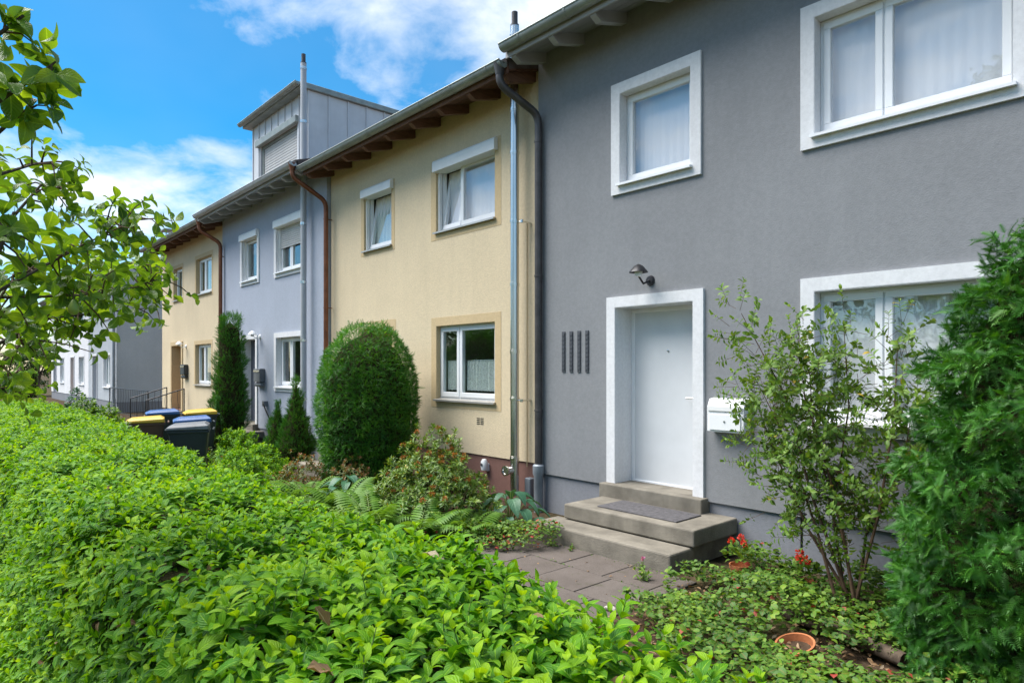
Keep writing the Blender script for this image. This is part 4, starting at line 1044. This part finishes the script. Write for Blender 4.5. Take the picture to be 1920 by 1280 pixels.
# weeds in the joint along the bottom step
for k, (x, y, s, lab) in enumerate(((-4.72, 4.80, .07, 'small weed in the paving joint below the left end of the bottom step'), (-4.45, 4.84, .05, 'tiny weed at the foot of the bottom step, near its middle'),
                                    (-3.60, 4.86, .055, 'tiny weed at the foot of the bottom step, near its right end'), (-3.42, 4.62, .10, 'tall pink-flowering weed at the right edge of the paving'))):
    w = empty('weed', (x, y, 0), label=lab, category='weed', group='weeds in the paving')
    b = np.array([[x, y, .0]]); O = np.repeat(b, 5, 0) + rng.normal(0, .02, (5, 3)) * [1, 1, 0]
    D = unit(np.array([[0, 0, 1.]]) + rng.normal(0, .35, (5, 3)))
    foliage('foliage', LEAF8, sprigs(O, D, [(.01, 1.3, s * .6, .5), (s * .5, 1.1, s * .6, .6), (s, .7, s * .45, .7)], .3), 'leaf_ground', w, kind='stuff')
    for p, d in zip(O, D): MB().tube([tuple(p), tuple(p + d * s * 1.05)], .0018, 5, False).build('stem', 'stem_green', w, True)
    if k == 3:
        n = 14; c = np.repeat(np.array([[x, y, .19]]), n, 0); A = unit(rng.normal(0, 1, (n, 3)) + [0, 0, .6])
        foliage('flower', LEAF8, [c, A, rng.normal(0, 1, (n, 3)), np.full(n, .026), rng.random(n)], 'petal_pink', w)
        MB().tube([(x, y, 0), (x, y, .19)], .0022, 5, False).build('stem', 'stem_green', w, True)

# ------------------------------------------------------------------ shrub with bare stems in front of the grey house
def rose():
    o = empty('climbing_shrub', (-1.9, 5.12, 0), label='loose leggy shrub with bare brown stems left of the large yew', category='shrub')
    P_, D_ = [], []
    tips = [(-2.72, 5.0, 2.28), (-2.4, 5.3, 2.25), (-2.05, 5.35, 2.15), (-1.7, 5.45, 2.05), (-2.7, 5.2, 1.55), (-2.74, 5.3, 1.72), (-1.55, 5.3, 1.6), (-2.25, 5.2, 1.8)]
    for i, tp in enumerate(tips):
        b = Vector((-1.9 + .07 * math.sin(i * 2.1), 5.12 + .06 * math.cos(i * 3), -.04)); tp = Vector(tp)
        m1 = b.lerp(tp, .35) + Vector((.10 * math.sin(i * 2.7), -.04, .05 + .05 * math.cos(i * 1.9))); m2 = b.lerp(tp, .7) + Vector((.09 * math.sin(i * 4.1 + 1), .03, .04))
        pts = [b, m1, m2, tp]
        MB().tube(pts, [.014, .010, .006, .0025], 7, False).build('stem', 'twig', o, True)
        for k in range(125):
            t = rng.uniform(.30, 1.0); j = min(2, int(t * 3)); p = pts[j].lerp(pts[j + 1], t * 3 - j)
            off = rng.normal(0, .13, 3); P_.append(np.array(p) + off); D_.append(off + [0, 0, .05] + rng.normal(0, .05, 3))
    P_ = np.array(P_); P_[:, 1] = np.minimum(P_[:, 1], 5.85); D_ = unit(np.array(D_))
    foliage('foliage', LEAF8, sprigs(P_, D_, [(.0, 1.25, .052, .4), (.03, 1.2, .056, .5), (.06, 1.0, .052, .6), (.075, .3, .045, .6)], .25, .3), 'leaf_rose', o, kind='stuff')
    st = MB()
    for p, d in zip(P_, D_): st.tube([tuple(p - d * .1), tuple(p + d * .07)], [.002, .001], 4, False)
    st.build('twigs', 'twig', o, False, kind='stuff')
rose()
def pot_profile(r, h): return [(0, 0), (r * .68, 0), (r * .92, h * .78), (r * 1.0, h * .78), (r * 1.04, h), (r * .93, h), (r * .86, h * .7), (0, h * .68)]
p = empty('plant_pot', (-1.9, 4.25, .0), local=True, label='tilted terracotta pot half sunk among the ivy', category='pot')
a = MB().lathe(pot_profile(.12, .17), n=28).build('pot_body', 'terracotta', p, True)
a.rotation_euler = (R(14), R(-6), 0); a.location = (0, 0, -.115)
MB().lathe([(0, .125), (.098, .125), (.1, .10)], n=20).build('potting_soil', 'soil', a, True)
for k, (x, y, h, lab) in enumerate(((-2.95, 5.40, .26, 'potted red geranium beside the entrance steps'), (-2.37, 5.38, .22, 'potted red geranium in front of the garden lantern'))):
    g_ = empty('geranium', (x, y, 0), label=lab, category='flower', group='potted red geraniums')
    MB().lathe(pot_profile(.09, .14), (x, y, -.05), 20).build('flower_pot', 'terracotta', g_, True)
    n = 90; u = unit(rng.normal(0, 1, (n, 3))); u[:, 2] = abs(u[:, 2]); Pn = np.array([[x, y, .14]]) + u * np.array([[.17, .15, h * .5]]) * rng.uniform(.4, 1, (n, 1))
    foliage('foliage', LEAF_ROUND, [Pn, u + rng.normal(0, .4, (n, 3)), np.array([[0, 0, 1.]]) + rng.normal(0, .3, (n, 3)), rng.uniform(.04, .065, n), rng.uniform(.3, .8, n)], 'leaf_ground', g_, kind='stuff')
    for j in range(3):
        c = np.array([x + .06 * math.cos(j * 1.7 + k), y + .06 * math.sin(j * 1.7) - .03, .16 + h * (.5 + .12 * (j % 2))]); n = 30
        A = unit(rng.normal(0, 1, (n, 3)) + [0, 0, .3])
        foliage('flower_head', LEAF_ROUND, [np.repeat(c[None], n, 0) + A * .018, A, rng.normal(0, 1, (n, 3)), rng.uniform(.018, .027, n), rng.random(n)], 'petal_red', g_)
        MB().tube([(x, y, .13), tuple(c)], .003, 5, False).build('flower_stalk', 'stem_green', g_, True)
l = empty('garden_lantern', (-2.5, 5.62, 0), label='slim dark garden lantern on a stake between the shrub and the steps', category='lantern')
MB().tube([(-2.5, 5.62, -.05), (-2.5, 5.62, .58)], .011, 8).build('stake', 'black_metal', l, True)
MB().lathe([(0, 0), (.04, 0), (.045, .01), (.03, .02), (0, .02)], (-2.5, 5.62, .57), 12).build('base_plate', 'black_metal', l, True)
MB().lathe([(.028, 0), (.034, .14)], (-2.5, 5.62, .59), 12).build('glass_body', 'glass', l, True)
MB().lathe([(.05, 0), (.052, .012), (.02, .05), (.008, .07), (0, .075)], (-2.5, 5.62, .73), 12).build('cap', 'black_metal', l, True)
lg = empty('mossy_log', (-1.7, 4.75, 0), label='dark mossy log lying in the ivy behind the tilted pot', category='log')
MB().tube([(-2.2, 4.70, .04), (-1.8, 4.62, .06), (-1.35, 4.45, .05)], [.05, .06, .045], 10).build('log_body', 'bark', lg, True)
n = 260; t = rng.random(n); q = rng.uniform(.2, 2.9, n); O = np.stack([-2.2 + .8 * t, 4.70 - .22 * t + .055 * np.cos(q), .05 + .055 * np.sin(q)], 1)
foliage('moss', LEAF_ROUND, [O, rng.normal(0, 1, (n, 3)), np.array([[0, 0, 1.]]) + rng.normal(0, .4, (n, 3)), np.full(n, .018), rng.uniform(.2, .7, n)], 'leaf_ground', lg, kind='stuff')
def stone(x, y, r, lab):
    mb = MB(); nu, nv = 12, 6
    for i in range(nv + 1):
        for j in range(nu):
            a, b = math.pi * i / nv, 2 * math.pi * j / nu; k = 1 + .15 * math.sin(3 * b + 2 * a) + .1 * math.sin(5 * b)
            mb.v.append((x + r * k * math.sin(a) * math.cos(b), y + r * .7 * k * math.sin(a) * math.sin(b), .012 + r * .4 * (1 + math.cos(a)) - .01))
    mb.f += [(i * nu + j, i * nu + (j + 1) % nu, (i + 1) * nu + (j + 1) % nu, (i + 1) * nu + j) for i in range(nv) for j in range(nu)]
    mb.build('stone', 'stone_pale', None, True, label=lab, category='stone')
stone(-3.16, 3.86, .05, 'small pale stone on the paving beside the ivy')

# ------------------------------------------------------------------ fittings on the houses
dm = MB().box(-4.62, -3.62, 5.42, 5.86, .335, .350).build('thin_sheet', 'sheet_dark', None, False, .006, 2, label='thin dark sheet on the landing before the white door', category='thin_sheet')  # thin dark sheet lying on the landing slab
mbx = empty('mailbox', (-3.4, 6.0, 1.35), label='white mailbox on the grey wall right of the white door', category='mailbox')
MB().add([(-3.60, 6.049, 1.19), (-3.60, 5.93, 1.19), (-3.60, 5.93, 1.44), (-3.60, 5.97, 1.52), (-3.60, 6.049, 1.53), (-3.20, 6.049, 1.19), (-3.20, 5.93, 1.19), (-3.20, 5.93, 1.44), (-3.20, 5.97, 1.52), (-3.20, 6.049, 1.53)],
         [(0, 1, 2, 3, 4), (9, 8, 7, 6, 5), (0, 5, 6, 1), (1, 6, 7, 2), (2, 7, 8, 3), (3, 8, 9, 4), (4, 9, 5, 0)]).build('box', 'pvc_white', mbx, False, .008, 2)
MB().box(-3.585, -3.215, 5.916, 5.929, 1.40, 1.45).build('flap', 'shutter_white', mbx, False, .004, 2)
MB().box(-3.57, -3.23, 5.917, 5.929, 1.21, 1.37).build('front_door', 'pvc_white', mbx, False, .004, 2)
MB().lathe([(0, .008), (.009, .007), (.01, 0)], (-3.4, 5.917, 1.30), 10, 'y').build('lock', 'steel_band', mbx, True)
def wall_lamp(X, Y, z, lab, mat, shade, s=1.0):
    w = empty('wall_lamp', (X, Y, z), label=lab, category='lamp')
    MB().lathe([(0, .03), (.045, .028), (.06, 0)], (X, Y, z - .05 * s), 16, 'y').build('wall_plate', mat, w, True)
    MB().tube([(X, Y - .02, z - .05 * s), (X, Y - .12 * s, z - .09 * s), (X, Y - .2 * s, z - .02 * s), (X, Y - .2 * s, z + .03 * s)], .012, 8).build('arm', mat, w, True)
    MB().lathe([(.012, .04), (.05, .02), (.1, -.04), (.105, -.05), (.095, -.045), (.04, .01)], (X, Y - .2 * s, z + .06 * s), 18).build('shade', mat, w, True)
    MB().lathe([(0, -.10), (.035, -.09), (.045, -.04), (.03, .0), (0, .01)], (X, Y - .2 * s, z + .06 * s), 14).build('bulb_glass', shade, w, True)
wall_lamp(-4.38, YG, 2.86, 'dark lantern lamp on the grey wall above the white door', 'black_metal', 'pvc_white', 1.1)
wall_lamp(-21.75, 6.10, 2.55, 'pale lamp on the wall beside the wooden door of the farther cream house', 'pvc_white', 'pvc_white', 1.0)
wall_lamp(-15.62, YB, 2.62, 'pale lamp on the blue-grey wall above the small letterbox', 'pvc_white', 'pvc_white', .9)
for (x, y, z, mat, lab) in ((-21.72, 6.10, 1.62, 'dark_plastic', 'dark letterbox beside the wooden door of the farther cream house'), (-15.5, YB, 1.50, 'grey_plastic', 'grey letterbox on the blue-grey wall beside the columnar evergreen')):
    b = empty('letterbox', (x, y, z), label=lab, category='mailbox')
    MB().box(x - .2, x + .2, y - .13, y - .001, z, z + .32).build('box', mat, b, False, .02, 3)
    MB().box(x - .17, x + .17, y - .142, y - .131, z + .24, z + .28).build('flap', 'steel_band', b)
    MB().tube([(x - .19, y - .06, z - .06), (x + .19, y - .06, z - .06)], .05, 12).build('newspaper_tube', mat, b, True)
# hose hanging at the blue house
hs = empty('garden_hose', (-14.6, 5.97, .6), label='dark hose sagging along the foot of the blue-grey wall', category='hose')
MB().tube([(-15.2 + 1.6 * t, 5.93, 1.0 - .75 * t + .30 * t * t - .25 * math.sin(math.pi * t)) for t in [i / 14 for i in range(15)]], .016, 8).build('hose_body', 'rubber', hs, True)
MB().box(-15.26, -15.14, 5.93, 6.02, .94, 1.06).build('tap_bracket', 'grey_plastic', hs)
# railings
def railing(name, p0, p1, z0a, z0b, hgt, n, lab, grp):
    r = empty(name, p0, label=lab, category='railing', group=grp)
    a, b = Vector((p0[0], p0[1], z0a)), Vector((p1[0], p1[1], z0b)); u = Vector((0, 0, hgt))
    MB().tube([a + u, b + u], .018, 8).build('handrail', 'black_metal', r, True)
    MB().tube([a + Vector((0, 0, .12)), b + Vector((0, 0, .12))], .011, 6).build('bottom_rail', 'black_metal', r, True)
    for i in range(n + 1):
        q = a.lerp(b, i / n); end = i in (0, n)
        if end: MB().tube([q + Vector((0, 0, -.05)), q + u], .018, 8).build('post', 'black_metal', r, True)
        else:
            w = .05; pts = [q + Vector((0, 0, .12)), q + Vector((w, 0, .12 + (hgt - .12) * .3)), q + Vector((-w, 0, .12 + (hgt - .12) * .7)), q + u]
            MB().tube(pts, .007, 5).build('baluster', 'black_metal', r, True)
railing('railing', (-21.6, 6.0, 0), (-21.6, 4.95, 0), .35, .02, .85, 6, 'curved black iron railing at the steps of the farther cream house, near side', 'iron railings')
railing('railing', (-23.5, 6.0, 0), (-23.5, 4.95, 0), .35, .02, .85, 6, 'curved black iron railing at the steps of the farther cream house, far side', 'iron railings')
railing('railing', (-24.6, 5.7, 0), (-30.6, 5.7, 0), 0, 0, 1.05, 22, 'black iron fence across the gap before the slate-grey side wall', 'iron railings')

# wheelie bins
def wheelie(x, y, rz, bm, lm, lab):
    b = empty('wheelie_bin', (x, y, 0), rz, True, label=lab, category='bin', group='wheelie bins behind the hedge')
    b.scale = (.93, .93, .93)
    s0, s1, d0, d1, h = .22, .28, .22, .30, .94
    v = [(-s0, -d0, .06), (s0, -d0, .06), (s0, d0, .06), (-s0, d0, .06), (-s1, -d1, h), (s1, -d1, h), (s1, d1, h), (-s1, d1, h)]
    m = MB().add(v, [(0, 3, 2, 1), (0, 1, 5, 4), (1, 2, 6, 5), (2, 3, 7, 6), (3, 0, 4, 7), (4, 5, 6, 7)]); m.build('body', bm, b, False, .03, 3)
    MB().box(-s1 - .015, s1 + .015, -d1 - .015, d1 + .015, h - .05, h - .005).build('rim', bm, b, False, .01, 2)
    m = MB().add([(-.31, -.35, h), (.31, -.35, h), (.31, .31, h), (-.31, .31, h), (-.30, -.34, h + .04), (.30, -.34, h + .04), (.30, .30, h + .07), (-.30, .30, h + .07), (-.24, -.24, h + .085), (.24, -.24, h + .085), (.24, .24, h + .11), (-.24, .24, h + .11)],
                 [(0, 3, 2, 1), (0, 1, 5, 4), (1, 2, 6, 5), (2, 3, 7, 6), (3, 0, 4, 7), (4, 5, 9, 8), (5, 6, 10, 9), (6, 7, 11, 10), (7, 4, 8, 11), (8, 9, 10, 11)]); m.build('lid', lm, b, False, .02, 3)
    MB().tube([(-.22, .37, h - .01), (.22, .37, h - .01)], .016, 8).build('handle', bm, b, True)
    for sx in (-1, 1): MB().tube([(sx * .23, .25, .10), (sx * .28, .25, .10)], .10, 16).build('wheel', 'rubber', b, True)
wheelie(-11.05, 3.15, R(-20), 'dark_plastic', 'grey_plastic', 'black wheelie bin with grey lid in front of the others')
wheelie(-12.5, 3.62, R(-14), 'dark_plastic', 'blue_plastic', 'wheelie bin with blue lid right behind the grey-lidded one')
wheelie(-12.95, 2.98, R(-14), 'brown_plastic', 'yellow_plastic', 'brown wheelie bin with yellow lid, leftmost of the bins')
wheelie(-14.95, 3.75, R(-10), 'dark_plastic', 'blue_plastic', 'wheelie bin with blue lid at the back of the bin group')
wheelie(-14.5, 4.35, R(-10), 'dark_plastic', 'yellow_plastic', 'wheelie bin with yellow lid at the back, beside the columnar evergreen')

# ------------------------------------------------------------------ pear tree overhanging the path
def pear_tree():
    o = empty('pear_tree', (-2.7, -.95, 0), label='pear tree whose leafy branches hang into the picture above the hedge', category='tree')
    MB().tube([(-2.7, -.95, -.1), (-2.68, -.94, .6), (-2.62, -.85, 1.2), (-2.6, -.72, 1.8), (-2.5, -.6, 2.6), (-2.45, -.55, 3.4)], [.11, .095, .085, .075, .06, .03], 12).build('trunk', 'bark', o, True)
    hub = [(-2.6, -.72, 1.8), (-2.55, -.66, 2.2)]
    Bs = [[(-2.16, 0.0, 1.9), (-2.22, 0.16, 2.04), (-2.29, 0.3, 2.15), (-2.43, 0.44, 2.26), (-2.58, 0.58, 2.36)],
          [(-2.29, 0.0, 1.95), (-2.34, 0.17, 2.03), (-2.39, 0.34, 2.05), (-2.62, 0.52, 2.10), (-2.80, 0.70, 2.18)],
          [(-2.66, 0.04, 1.81), (-2.73, 0.27, 1.96), (-2.87, 0.41, 2.06), (-2.98, 0.56, 2.22), (-3.16, 0.74, 2.30)],
          [(-1.85, 0.04, 2.32), (-1.82, 0.15, 2.44), (-1.84, 0.2, 2.5), (-1.81, 0.23, 2.53)],
          [(-1.85, 0.04, 2.53), (-1.84, 0.13, 2.57), (-1.8, 0.17, 2.61)],
          [(-1.98, 0.05, 2.27), (-1.89, 0.15, 2.39), (-1.86, 0.18, 2.42)],
          [(-2.11, 0.05, 2.18), (-2.15, 0.15, 2.33), (-2.22, 0.23, 2.39), (-2.3, 0.29, 2.43)],
          [(-2.23, 0.07, 2.12), (-2.26, 0.18, 2.23), (-2.32, 0.26, 2.36), (-2.38, 0.35, 2.37)],
          [(-2.91, 0.07, 1.78), (-3.04, 0.22, 1.85), (-3.21, 0.33, 1.94), (-3.41, 0.41, 2.04)],
          [(-1.97, 0.06, 1.99), (-1.96, 0.14, 2.11), (-2.0, 0.17, 2.21)],
          [(-3.44, 0.08, 1.6), (-3.58, 0.22, 1.72), (-3.75, 0.33, 1.81)],
          [(-2.6, 0.1, 1.85), (-2.75, 0.32, 2.0), (-2.95, .55, 2.05), (-3.2, .78, 2.1)]]
    #       leaves along, spread, leaf length
    par = [(72, .05, .046), (72, .055, .046), (95, .065, .046), (9, .022, .064), (7, .02, .058), (8, .025, .06), (15, .04, .042), (24, .045, .042), (38, .06, .05), (18, .045, .054), (36, .07, .055), (40, .055, .044)]
    PO, PD, PL = [], [], []
    for B, (n, sp, L) in zip(Bs, par):
        b = [Vector(q) for q in B]; h = Vector(hub[0] if B[0][2] < 2.1 else hub[1])
        rr = [.018, .010] + [max(.0018, .0055 - .0011 * i) for i in range(len(b))]
        MB().tube([h, h.lerp(b[0], .5) + Vector((0, 0, .04))] + b, rr, 7, False).build('branch', 'bark', o, True)
        seg = len(b) - 1
        for k in range(n):
            t = rng.uniform(.12, 1.0) ** .8 * seg; j = min(seg - 1, int(t)); p = b[j].lerp(b[j + 1], t - j)
            ax = (b[j + 1] - b[j]).normalized(); off = rng.normal(0, sp, 3)
            PO.append(np.array(p) + off * .9); PD.append(np.array(ax) * .7 + unit(off) * .8 + rng.normal(0, .25, 3)); PL.append(L)
            if rng.random() < .55: MB().tube([p, Vector(p) + Vector(off * .6) + Vector((0, 0, .01)), Vector(p) + Vector(off * .95)], [.003, .0022, .0014], 5, False).build('twig', 'twig', o, True)
        for k in range(16):   # leaves on the bare stretch between trunk and branch
            t = rng.uniform(.15, 1.0); p = np.array(h.lerp(b[0], t)) + rng.normal(0, .07, 3)
            PO.append(p + [0, -.05, .03]); PD.append(rng.normal(0, 1, 3)); PL.append(L)
    PO, PD, PL = np.array(PO), unit(np.array(PD)), np.array(PL)
    lv = sprigs(PO, PD, [(0, 1.15, 1.0, .4), (.02, .8, .9, .6)], .4, 1.4, 2)
    L = lv[3] * np.tile(PL, 4); O, A, Nn, r = lv[0], lv[1], lv[2] + np.array([0, 0, .5]), lv[4]
    A = unit(A + np.array([0, 0, -.25]))
    d, fx, fy = view(O + A * (L * .5)[:, None])
    ok = (d > .6) & (fx > 0) & (fx < 1) & (fy > 0) & (fy < 1)
    top = np.argsort(-np.where(ok, L / np.maximum(d, .3), -1))[:300]
    X3, Y3, Z3 = frame_of(A, Nn)
    meshes = []
    for k in range(8):
        tm = leaf_t(0.60 + .04 * (k % 3), (0.12, 0.28, 0.45, 0.62, 0.78, 0.91), .22 + .1 * (k % 3), .15 + .12 * (k % 4), .92, .14, .006 * (k % 2)); e = np.eye(3)
        me = inst_mesh('leaf', tm, np.zeros((1, 3)), e[0:1], e[1:2], e[2:3], [1.0], [.12 + .1 * k]); me.materials.append(MATS['leaf_pear']); meshes.append(me)
    for i, t in enumerate(top):
        q = bpy.data.objects.new('leaf', meshes[int(r[t] * 7.99)]); COL.objects.link(q); q.parent = o; q.matrix_parent_inverse = Matrix.Translation(-WORLD[o.name])
        M = np.eye(4); M[:3, 0] = X3[t] * L[t]; M[:3, 1] = Y3[t] * L[t]; M[:3, 2] = Z3[t] * L[t]; M[:3, 3] = O[t]; q.matrix_basis = Matrix(M.tolist())
    keep = np.ones(len(O), bool); keep[top] = False
    # the rest of the crown, above and behind the camera's left
    n = 900; u = unit(rng.normal(0, 1, (n, 3))); C = np.array([[-3.0, -1.3, 2.9]]) + u * rng.uniform(.4, 1, (n, 1)) * np.array([[1.1, 1.0, 1.0]])
    dd, gx, gy = view(C); C = C[(dd < .3) | (gx < -.06)]; u2 = unit(rng.normal(0, 1, (len(C), 3)))
    cr = sprigs(C, u2, [(0, 1.15, .062, .4), (.02, .8, .056, .6)], .4, 1.4, 2)
    foliage('foliage', LEAF_PEAR, [np.concatenate([a[keep], b]) for a, b in zip((O, A, Nn, L, r), cr)], 'leaf_pear', o, kind='stuff')
    for (x, y, z) in ((-2.26, .33, 2.03), (-2.14, .17, 2.20), (-2.5, .47, 2.16)):
        pr = MB().lathe([(0, -.046), (.005, -.045), (.0115, -.040), (.0145, -.031), (.013, -.021), (.008, -.010), (.0045, -.003), (0, 0)], (x, y, z), 14).build('pear', 'pear_skin', o, True)
        MB().tube([(x, y, z - .002), (x + .004, y, z + .03)], .0016, 5).build('stalk', 'twig', pr, True)
pear_tree()

# ------------------------------------------------------------------ trees across the path and far behind
def tree(x, y, h, r, n, size, lab, seed, grp, z0=None, name='garden_tree', mat='leaf_tree', trunk=.16):
    o = empty(name, (x, y, 0), label=lab, category='tree', group=grp)
    zb = z0 if z0 is not None else h * .25
    MB().tube([(x, y, -.1), (x + .05, y, zb), (x + .12, y + .05, h * .6), (x, y, h * .9)], [trunk, trunk * .8, trunk * .45, trunk * .12], 10).build('trunk', 'bark', o, True)
    k = 46; u = unit(rng.normal(0, 1, (k, 3))); cc = np.array([[x, y, (zb + h) / 2]]) + u * rng.uniform(.35, 1.0, (k, 1)) * np.array([[r, r, (h - zb) / 2]])
    for i in range(10):
        p = cc[i]; MB().tube([(x + .08, y, zb + (h - zb) * .15 * (i % 4)), tuple((p + np.array([x, y, p[2] - .5])) / 2), tuple(p)], [trunk * .35, trunk * .2, .015], 6, False).build('limb', 'bark', o, True)
    i = rng.integers(0, k, n); cs = rng.uniform(.22, .42, k)[i] * r
    P_ = cc[i] + unit(rng.normal(0, 1, (n, 3))) * (rng.random((n, 1)) ** .5) * cs[:, None] * np.array([[1, 1, .75]])
    A = rng.normal(0, 1, (n, 3)); A[:, 2] -= .3; Nn = rng.normal(0, .7, (n, 3)) + [0, 0, 1]
    foliage('crown', LEAF8, [P_, A, Nn, size * rng.uniform(.7, 1.3, n), np.clip(.5 + rng.normal(0, .25, n), 0, 1)], mat, o, kind='stuff')
G1 = 'trees across the path, mirrored in the windows'
tree(-4.3, -9.8, 11.2, 2.6, 5200, .24, 'tall tree mirrored in the upper window of the dark grey house', 1, G1, 2.0)
tree(-12, -11, 7.6, 3.0, 4500, .26, 'broad tree across the path, mirrored low in the panes of the grey house', 2, G1, .8)
tree(-20.5, -10, 7.8, 3.2, 4500, .26, 'broad tree across the path, mirrored in the ground floor panes of the cream house', 3, G1, .4)
tree(-27.5, -10.5, 10.0, 3.3, 5200, .26, 'tall tree mirrored in the upper window of the cream house', 4, G1, .4)
tree(-35, -9.5, 8.5, 3.2, 4500, .26, 'tree farther along the path, mirrored in the panes of the blue-grey house', 5, G1, .4)
G2 = 'trees at the end of the path'
tree(-54.5, 5.9, 4.2, 1.6, 2600, .20, 'rounded tree behind the far clipped hedge, beside the white house', 6, G2, .6)
tree(-58, -1.5, 5.5, 2.4, 2600, .24, 'rounded tree behind the far clipped hedge, left of its neighbour', 7, G2, .6)
fh = empty('far_hedge', (-52, 3, 0), label='low clipped hedge closing the far end of the path', category='hedge')
n = 9000; fX = rng.uniform(-.45, .45, n); fY = rng.uniform(-3.5, 5.6, n); fZ = rng.uniform(0, 1.55, n); f_ = rng.integers(0, 3, n)
fX = np.where(f_ == 0, .45, fX); fZ = np.where(f_ == 1, 1.55, fZ)
foliage('foliage', LEAF8, [np.stack([-52 + fX + rng.normal(0, .03, n), fY, fZ + rng.normal(0, .03, n)], 1), rng.normal(0, 1, (n, 3)), rng.normal(0, .6, (n, 3)) + [.3, 0, .7], rng.uniform(.08, .13, n), rng.random(n)], 'leaf_hedge', fh, kind='stuff')
MB().box(-52.4, -51.6, -3.45, 5.55, -.05, 1.48).build('blocking_core', 'blocking_core', fh)  # opaque core added inside the far hedge to block light
